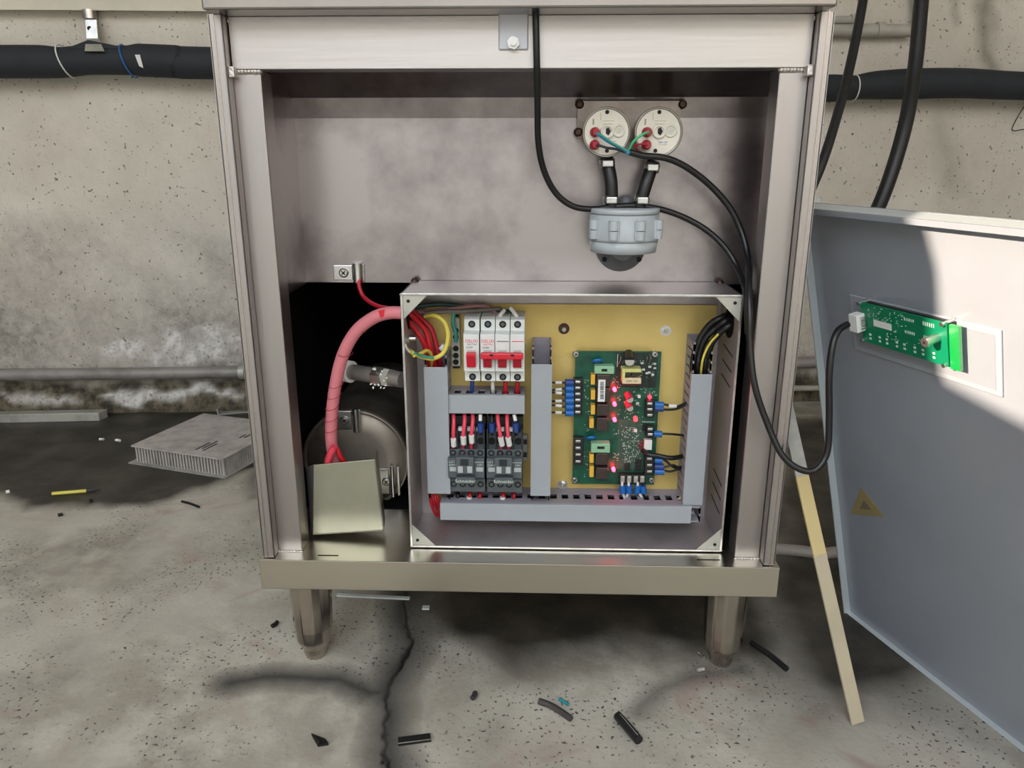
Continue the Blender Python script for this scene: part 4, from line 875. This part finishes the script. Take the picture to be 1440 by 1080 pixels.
# sheath cable
cb = thing('sheathed_cable', V(1052, 400, .03), 'black sheathed cable from thermostats down right of control box to display board', 'cable')
obj('jacket', T([(886, 214, .066), (905, 219, .068), (935, 222, .07), (965, 235, .075), (1000, 262, .08), (1028, 295, .08), (1044, 330, .075), (1052, 365, .06), (1053, 400, .03), (1054, 440, .012), (1055, 490, .004), (1062, 545, -.006), (1080, 598, -.014), (1100, 640, -.024), (1125, 660, -.03), (1147, 660, -.03), (1163, 636, -.025), (1166, 590, -.022), (1166, 530, -.02), (1170, 490, -.015), (1178, 466, -.008), (1192, 456, 0.0)], .0036, n=12), blk_cable, cb)
cb2 = thing('power_cable', V(760, 20, .01), 'long black cable hanging down from the worktop across the apron to the junction', 'cable')
obj('jacket', T([(753, 12, .006), (754, 50, .006), (755, 95, .010), (756, 150, .03), (757, 200, .05), (765, 240, .065), (782, 272, .075), (806, 290, .08), (835, 294, .084), (870, 290, .088), (905, 290, .09), (945, 299, .092), (985, 318, .09), (1015, 343, .085), (1035, 372, .075), (1046, 400, .05), (1050, 425, .028), (1052, 470, .02)], .0034, n=12), blk_cable, cb2)
def hose(pa, pb, lab):
    t_ = thing('rubber_hose', V(*pb), lab, 'hose', 'pair of short black hoses'); A, B = V(*pa), V(*pb); M_ = (A+B)/2+Vector((.002 if pa[0] < 880 else -.001, -.003, 0))
    mb = MB(); mb.tube([A, M_, B], .0073, n=18); obj('hose_body', mb, blk, t_)
    d = (B-A).normalized()
    for q_ in (A+d*.006, B-d*.008):
        c_ = obj('hose_clamp', MB().lathe(q_, d, [(-.004, .0080), (-.004, .0088), (.004, .0088), (.004, .0080)], 22), zinc, t_)
        obj('clamp_worm', MB().box((q_.x-.006, q_.y-.0125, q_.z-.0035), (q_.x+.006, q_.y-.008, q_.z+.0035)), zinc, c_, bevel=.001)
hose((853, 222, .098), (860, 291, .09), 'left short black hose with two clamps, nearly upright')
hose((919, 228, .098), (899, 291, .09), 'right short black hose with two clamps, slanting left')
jn = thing('junction_housing', V(880, 385, .1), 'grey plastic round junction housing with lug clamps below the hoses', 'junction box')
jc = V(883, 300, .085); zj = lambda py: V(883, py, .05).z; RJ = (V(934, 320, .05).x-V(832, 320, .05).x)/2
jx = V(883, 320, .05).x; jy = .05+RJ
zt_, z2, z3, z4, z5 = zj(297), zj(303), zj(340), zj(342), zj(359)
def jl(name, prof, m): return obj(name, MB().lathe((jx, jy, 0), (0, 0, 1), prof, 48), m, jn)
jl('lid_ring', [(z2, RJ*.98), (z2, RJ), (zt_, RJ), (zt_+.001, RJ*.97), (zt_+.001, RJ*.2)], greyp)
jl('body_ring', [(z4, RJ*.9), (z4, RJ*1.0), (z3+.001, RJ*1.01), (z2-.001, RJ*.985), (z2, RJ*.9)], greyp)
jl('lower_ring', [(z5, RJ*.8), (z5, RJ*.95), (z4-.001, RJ*.99), (z4, RJ*.9)], greyp)
for a_ in (-150, -112, -70, -28):
    an = math.radians(a_); c_, s_ = math.cos(an), math.sin(an)
    q_ = Vector((jx+c_*(RJ+.001), jy+s_*(RJ+.001), 0)); 
    q1 = q_+Vector((0, 0, zj(311))); q2 = q_+Vector((0, 0, zj(324.5))); q3 = q_+Vector((0, 0, zj(325.5))); q4 = q_+Vector((0, 0, zj(338)))
    o = obj('clamp_lug', MB().cyl(q2, q1, .0058, n=18), greyp, jn); obj('lower_lug', MB().cyl(q4, q3, .0052, .0058, n=18), greyp, o)
    M2 = Matrix.Translation(Vector((jx, jy, 0))) @ Matrix.Rotation(an, 4, 'Z'); obj('lug_rib', MB().box((RJ*.8, -.0065, zj(338)), (RJ+.002, .0065, zj(312)), M2), greyp, o)
fp = V(875, 349, .1); rfl = (V(911, 349, .1).x-V(839, 349, .1).x)/2
obj('wall_flange', MB().lathe((fp.x, .122, fp.z), (0, -1, 0), [(0, rfl), (.004, rfl), (.006, rfl*.95), (.006, rfl*.55), (.03, rfl*.45)], 40), greyd, jn)
for px in (850, 899): p = V(px, 365, .114); obj('flange_hole', MB().cyl((p.x, .1165, p.z), (p.x, .1145, p.z), .003, n=12), pitch, jn)
obj('pipe_elbow', MB().lathe((V(880, 285, .115).x, .115, V(880, 292, .115).z), (0, 0, 1), [(0, .008), (.008, .009), (.012, .007), (.014, .002)], 20), greyd, jn)

# ================================================================= LEANING DOOR with display board
dn = thing('door_panel', B0, 'grey painted metal door panel leaning on the cabinet right side', 'door panel')
LEN = .62; hD = DH
def dbox(u0, u1, v0, v1, n0, n1, name, m, parent=dn, bevel=0, **k):
    mb = MB(); P_ = lambda u, v, n: DP(u, v, n); mb.hexa([P_(u0, v0, n0), P_(u1, v0, n0), P_(u1, v0, n1), P_(u0, v0, n1)], [P_(u0, v1, n0), P_(u1, v1, n0), P_(u1, v1, n1), P_(u0, v1, n1)])
    return obj(name, mb, m, parent, bevel=bevel, **k)
dbox(0, LEN, 0, hD, -.0015, 0, 'door_sheet', doorm)
dbox(0, LEN, hD-.0015, hD, 0, .020, 'top_flange', doore, bevel=.0008); dbox(0, LEN, hD-.006, hD, .0185, .020, 'top_return', doorm)
dbox(0, .0015, 0, hD, -.001, .010, 'side_flange', doore); dbox(0, LEN, 0, .0015, 0, .012, 'bottom_flange', doore)
dbox(0, .0015, 0, hD, -.018, -.003, 'rear_flange', doore)
def uv(px, py, n=0):
    p = Pn(px, py, n)-B0; return p.dot(DU), p.dot(DV)
ua, va = uv(1207, 421); ub, vb = uv(1412, 457); uc, vc = uv(1410, 552); ud, vd = uv(1194, 492)
u0, u1 = (ua+ud)/2, (ub+uc)/2; v1_, v0_ = (va+vb)/2, (vc+vd)/2
dbox(u0, u1, v0_, v1_, 0, .0022, 'display_window', clearp, bevel=.002)
dbox(u0+.006, u1-.006, v0_+.006, v1_-.006, .0022, .0026, 'window_inset', doorm)
db = thing('display_board', Pn(1270, 500, .012), 'small green display circuit board mounted on the leaning door', 'circuit board')
NB = .014
ua, va = uv(1212, 428, NB); ub, vb = uv(1330, 451, NB); uc, vc = uv(1335, 515, NB); ud, vd = uv(1212, 480, NB)
bu0, bu1 = (ua+ud)/2, (ub+uc)/2; bv1, bv0 = (va+vb)/2, (vc+vd)/2
bo = dbox(bu0, bu1, bv0, bv1, NB-.0016, NB, 'board', boardg, db)
def bcomp(f0, f1, g0, g1_, h, name, m, parent=db, bevel=0, **k):
    return dbox(bu0+(bu1-bu0)*f0, bu0+(bu1-bu0)*f1, bv0+(bv1-bv0)*g0, bv0+(bv1-bv0)*g1_, NB, NB+h, name, m, parent, bevel, **k)
cn = bcomp(-.06, .05, .30, .74, .011, 'white_connector', whitel, bevel=.0008)
for k in range(5): dbox(bu0+(bu1-bu0)*.055, bu0+(bu1-bu0)*.075, bv0+(bv1-bv0)*(.38+.07*k), bv0+(bv1-bv0)*(.40+.07*k), NB, NB+.007, 'pin', zinc, cn)
bcomp(.16, .38, .48, .64, .0004, 'white_sticker', whitel); 
mb = MB(); rr_ = random.Random(4)
def bm_(f, g_, a, b2, h=.0004):
    u_, v_ = bu0+(bu1-bu0)*f, bv0+(bv1-bv0)*g_; P_ = DP
    mb.hexa([P_(u_, v_, NB), P_(u_+a, v_, NB), P_(u_+a, v_, NB+h), P_(u_, v_, NB+h)], [P_(u_, v_+b2, NB), P_(u_+a, v_+b2, NB), P_(u_+a, v_+b2, NB+h), P_(u_, v_+b2, NB+h)])
for k in range(8):
    for j in range(2): bm_(.09+.105*k+.015*(k % 2), .20-.10*j, .0028, .0022)
for k in range(6):
    for g_ in (.82, .52): bm_(.54+.02*k, g_, .0008, .003)
    if k < 6: bm_(.75+.022*k, .82, .0009, .004)
    bm_(.75+.02*k, .50, .0009, .004)
for k in range(50): bm_(rr_.uniform(.08, .55), rr_.uniform(.62, .96), .001, .0006)
for k in range(25): bm_(rr_.uniform(.3, .8), rr_.uniform(.25, .5), .0012, .0006)
obj('solder_marks', mb, silk, db, kind='stuff')
sg_u, sg_v = bu0+(bu1-bu0)*.90, bv0+(bv1-bv0)*.62
mb = MB(); mb.cyl(DP(sg_u, sg_v, NB), DP(sg_u, sg_v, NB+.016), .0046, n=20); kn = obj('standoff_post', mb, alu, db)
mb = MB(); mb.cyl(DP(sg_u, sg_v, NB+.0161), DP(sg_u, sg_v, NB+.0165), .0014, n=12); obj('hole', mb, pitch, kn)
dbox(bu1+.0005, bu1+.012, bv0-.002, bv1-.002, .009, .0125, 'clear_edge', boardgl, db); dbox(bu0, bu1, bv0+.002, bv1-.002, .0026, .006, 'display_face', mat('dark_display', (40, 46, 44), .3), db)
for f, g_ in ((.0, .97), (.97, .97), (.0, .03), (.97, .03)):
    p = DP(bu0+(bu1-bu0)*f, bv0+(bv1-bv0)*g_, .0022); mb = MB(); mb.cyl(p, p+DN*(NB+.001), .0022, n=10); obj('standoff', mb, zinc, db)
# yellow triangle painted on as a reflection, low on the door
ws = thing('triangle_reflection', Pn(1215, 724), 'painted reflection of a yellow warning triangle low on leaning door near its left edge', 'painted reflection')
tri = [Pn(1196, 722, .0002), Pn(1244, 727, .0002), Pn(1212, 686, .0002)]
mb = MB(); mb.prism(tri, DN*.0003); obj('triangle', mb, mat('reflected_yellow', (150, 136, 92), .45), ws)
ct = (tri[0]+tri[1]+tri[2])/3+DN*.0004
mb = MB(); mb.prism([ct+(p-ct)*.35+DN*.0001 for p in tri], DN*.0002); obj('dark_symbol_reflection', mb, mat('reflected_symbol', (112, 106, 92), .5), ws)

# flat bar leaning
fb = thing('flat_bar', F(1208, 1020), 'beige flat bar leaning against cabinet right side', 'bar')
A = F(1208, 1020); B = hit(1104, 560, (sideR+.008, 0, 0), (1, 0, 0)); d = (B-A).normalized(); wd = Vector((1, .25, 0)); wd = (wd-d*wd.dot(d)).normalized(); nn = d.cross(wd).normalized()
if nn.y > 0: nn = -nn
Lb = (B-A).length; split = (hit(1117, 672, A, nn)-A).dot(d); hw = .0082
def bar(s0, s1, name, m):
    p0, p1 = A+d*s0, A+d*s1; obj(name, MB().hexa([p0-wd*hw, p0+wd*hw, p0+wd*hw-nn*.003, p0-wd*hw-nn*.003], [p1-wd*hw, p1+wd*hw, p1+wd*hw-nn*.003, p1-wd*hw-nn*.003]), m, fb, bevel=.0005)
bar(.002, split*.68, 'lower_length', woodb); bar(split*.68, split, 'upper_length', woody); bar(split, Lb, 'bare_end', galv)

# ================================================================= FLOOR ITEMS
# heatsink
hs = thing('heatsink', F(260, 650), 'finned aluminium heatsink block on the floor near the wall, left of cabinet', 'heatsink')
A, B = F(190, 652), F(316, 672); e1 = (B-A); w1 = e1.length; e1.normalize(); e2 = Vector((-e1.y, e1.x, 0)); d2 = w1*.95
hh = .038
Q = lambda u, v, z_: A+e1*u+e2*v+Vector((0, 0, z_))
def qb(u0, u1, v0, v1, z0, z1, mb=None):
    mb = mb or MB(); return mb.hexa([Q(u0, v0, z0), Q(u1, v0, z0), Q(u1, v1, z0), Q(u0, v1, z0)], [Q(u0, v0, z1), Q(u1, v0, z1), Q(u1, v1, z1), Q(u0, v1, z1)])
C1 = F(380, 640); 
alud = mat('dusty_aluminium', (196, 190, 184), .5, .25, var=.3, vscale=30)
obj('top_plate', qb(-.002, w1+.002, -.002, d2+.002, hh, hh+.0035), alud, hs, bevel=.0004); obj('base_plate', qb(-.012, w1+.006, -.006, d2+.004, .0008, .003), galv, hs)
mb = MB(); n = 30
for k in range(n):
    u_ = w1*(k+.25)/n; qb(u_, u_+w1/n*.45, .004, d2-.004, .003, hh, mb)
for k in range(n):
    v_ = d2*(k+.25)/n; qb(w1-.006, w1, v_, v_+d2/n*.45, .003, hh, mb)
obj('fins', mb, alud, hs, kind='stuff'); obj('core_block', qb(.006, w1-.008, .01, d2-.01, .003, hh-.0005), mat('heatsink_core', (60, 56, 54), .8), hs)
mb = MB()
for u_, v_, l_ in ((.62, .1, .2), (.66, .14, .22), (.70, .1, .2), (.8, .5, .1), (.84, .52, .12)): qb(w1*u_, w1*(u_+.02), d2*v_, d2*(v_+l_), hh+.0035, hh+.0038, mb)
obj('scuff_marks', mb, ink, hs)
# steel bar left
A, B = F(-60, 596), F(140, 592); mb = MB(); dz = Vector((0, 0, .021)); dy_ = Vector((0, .028, 0))
mb.hexa([A, B, B+dy_+Vector((.006, 0, 0)), A+dy_], [A+dz, B+dz, B+dy_+dz+Vector((.006, 0, 0)), A+dy_+dz]); obj('steel_bar', mb, galv, bevel=.001, label='square galvanised steel bar on floor against the left wall base', cat='bar')
# bracket scrap by wall
bs = thing('angle_bracket', F(330, 580), 'small bent metal angle scrap near the wall behind the heatsink', 'bracket')
A, B = F(306, 584), F(352, 580); obj('flat_leg', MB().hexa([A, B, B+Vector((0, .02, 0)), A+Vector((0, .02, 0))], [p+Vector((0, 0, .003)) for p in (A, B, B+Vector((0, .02, 0)), A+Vector((0, .02, 0)))]), galv, bs)
obj('upright_leg', MB().hexa([A, A+Vector((.004, 0, 0)), A+Vector((.004, .02, 0)), A+Vector((0, .02, 0))], [p+Vector((-.002, 0, .016)) for p in (A, A+Vector((.004, 0, 0)), A+Vector((.004, .02, 0)), A+Vector((0, .02, 0)))]), galv, bs)
# pencil
pe = thing('marker_pencil', F(105, 693), 'yellow pencil with dark tip lying on wet floor at left', 'pencil')
z5_ = Vector((0, 0, .0042)); A, B, C_ = F(74, 697)+z5_, F(122, 693)+z5_, F(142, 690)+z5_
obj('barrel', MB().cyl(A, B, .0034, n=8, smooth=False), mat('pencil_yellow', (214, 204, 84), .4), pe); obj('dark_tip', MB().lathe(B, C_-B, [(0, .0036), ((C_-B).length*.5, .0036), ((C_-B).length, .0005)], 8), ink, pe)
def scrap(name, a, b_, r, m, lab, cat='scrap', flat=False, tilt=None):
    A, B = F(*a), F(*b_); 
    if flat:
        dd_ = (B-A).normalized(); pw = Vector((-dd_.y, dd_.x, 0))*r; mb = MB(); z1_ = Vector((0, 0, .003)); z0_ = Vector((0, 0, .0006)); bend = Vector((0, 0, tilt or 0))
        mb.hexa([A-pw+z0_, B-pw+z0_, B+pw+z0_+bend, A+pw+z0_+bend], [A-pw+z1_, B-pw+z1_, B+pw+z1_+bend, A+pw+z1_+bend])
    else:
        mb = MB(); zz = Vector((0, 0, r+.0008)); M_ = (A+B)/2+zz; mb.tube([A+zz, M_+Vector((.0015, .001, 0)), B+zz], r, n=8)
    return obj(name, mb, m, label=lab, cat=cat)
scrap('plastic_offcut', (256, 707), (280, 715), .0022, pitch, 'small dark stick on floor below the heatsink')
scrap('plastic_offcut', (383, 884), (390, 878), .003, pitch, 'tiny black bit on floor left of left foot')
obj('plastic_offcut', MB().prism([F(438, 1034), F(447, 1050), F(462, 1048), F(458, 1042)], (0, 0, .003)).prism([F(438, 1034, .003), F(447, 1050, .003), F(449, 1044, .010)], (0, .001, .001)), pitch, label='bent triangular black plastic scrap at the lower left of crack', cat='scrap')
t1 = thing('rubber_offcut', F(583, 1042), 'rectangular black rubber offcut on floor right of crack', 'scrap')
A, B = F(560, 1046), F(606, 1040); dd_ = (B-A).normalized(); pw = Vector((-dd_.y, dd_.x, 0))
z_ = Vector((0, 0, .004)); obj('strip', MB().hexa([A-pw*.004, B-pw*.004, B+pw*.006, A+pw*.006], [p+z_ for p in (A-pw*.004, B-pw*.004, B+pw*.006, A+pw*.006)]), pitch, t1, bevel=.0005)
mb = MB(); mb.tube([A-pw*.004+z_, B-pw*.004+z_, B+pw*.006+z_], .0004, n=6, sub=1); obj('rim', mb, galv, t1)
scrap('plastic_offcut', (664, 986), (668, 978), .0032, ink, 'tiny dark cube-like bit on floor between feet')
t1 = thing('cable_offcut', F(780, 1003), 'short dark cable offcut with teal piece on floor front centre', 'scrap')
mb = MB(); z_ = Vector((0, 0, .004)); mb.tube([F(758, 990)+z_, F(778, 998)+z_, F(803, 1015)+z_], .0038, n=10); obj('jacket', mb, mat('grey_jacket', (70, 66, 66), .4), t1)
mb = MB(); z_ = Vector((0, 0, .009)); mb.tube([F(786, 992)+z_, F(799, 1000)+z_], .002, n=8); obj('teal_piece', mb, teal, t1, label='teal insulation piece')
t1 = thing('cable_offcut', F(885, 1030), 'short black cable offcut on floor right of centre front', 'scrap')
mb = MB(); z_ = Vector((0, 0, .0055)); mb.tube([F(868, 1012)+z_, F(884, 1030)+z_, F(898, 1047)+z_], .0052, n=12); obj('jacket', mb, blk, t1)
mb = MB(); z2_ = Vector((0, -.002, .0105)); mb.tube([F(871, 1013)+z2_, F(896, 1043)+z2_], .0004, n=6); obj('slit', mb, galv, t1)
scrap('white_strip', (474, 838), (576, 843), .003, whitest, 'thin white plastic strip on the floor behind left foot', 'strip', flat=True)
scrap('plastic_offcut', (594, 856), (604, 856), .004, whitest, 'tiny white bit on floor under cabinet by crack', flat=True)
scrap('black_rod', (1056, 907), (1106, 945), .0035, pitch, 'thin black rod on floor right of the right foot', 'rod')
scrap('metal_curl', (982, 920), (990, 928), .0022, zinc, 'small bright metal curl beside right foot')
scrap('metal_curl', (980, 946), (990, 944), .0026, galv, 'dull metal bit on floor just below bright curl')
scrap('pebble', (9, 695), (14, 694), .0035, whitel, 'tiny white pebble on floor at far left edge', 'pebble')
scrap('pebble', (140, 620), (146, 620), .003, whitel, 'tiny white pebble on wet floor left of heatsink', 'pebble')
scrap('pebble', (163, 621), (169, 622), .003, whitel, 'tiny pale pebble touching nearest heatsink left corner side', 'pebble')
scrap('plastic_offcut', (82, 727), (88, 726), .003, pitch, 'tiny dark bit on floor under the pencil')
scrap('plastic_offcut', (126, 707), (131, 706), .003, pitch, 'tiny dark bit on wet floor right of pencil')
# corrugated hose behind at right
mb = MB(); P_ = [F(1040, 775, .02), F(1085, 772, .02), F(1120, 774, .02), F(1160, 778, .02), F(1210, 770, .02)]; mb.tube(P_, .009, n=12)
t1 = thing('braided_hose', F(1120, 775), 'braided grey hose on the floor behind cabinet right corner', 'hose'); obj('hose_body', mb, mat('braided_grey', (150, 146, 140), .5, bump=.9, bscale=500), t1)
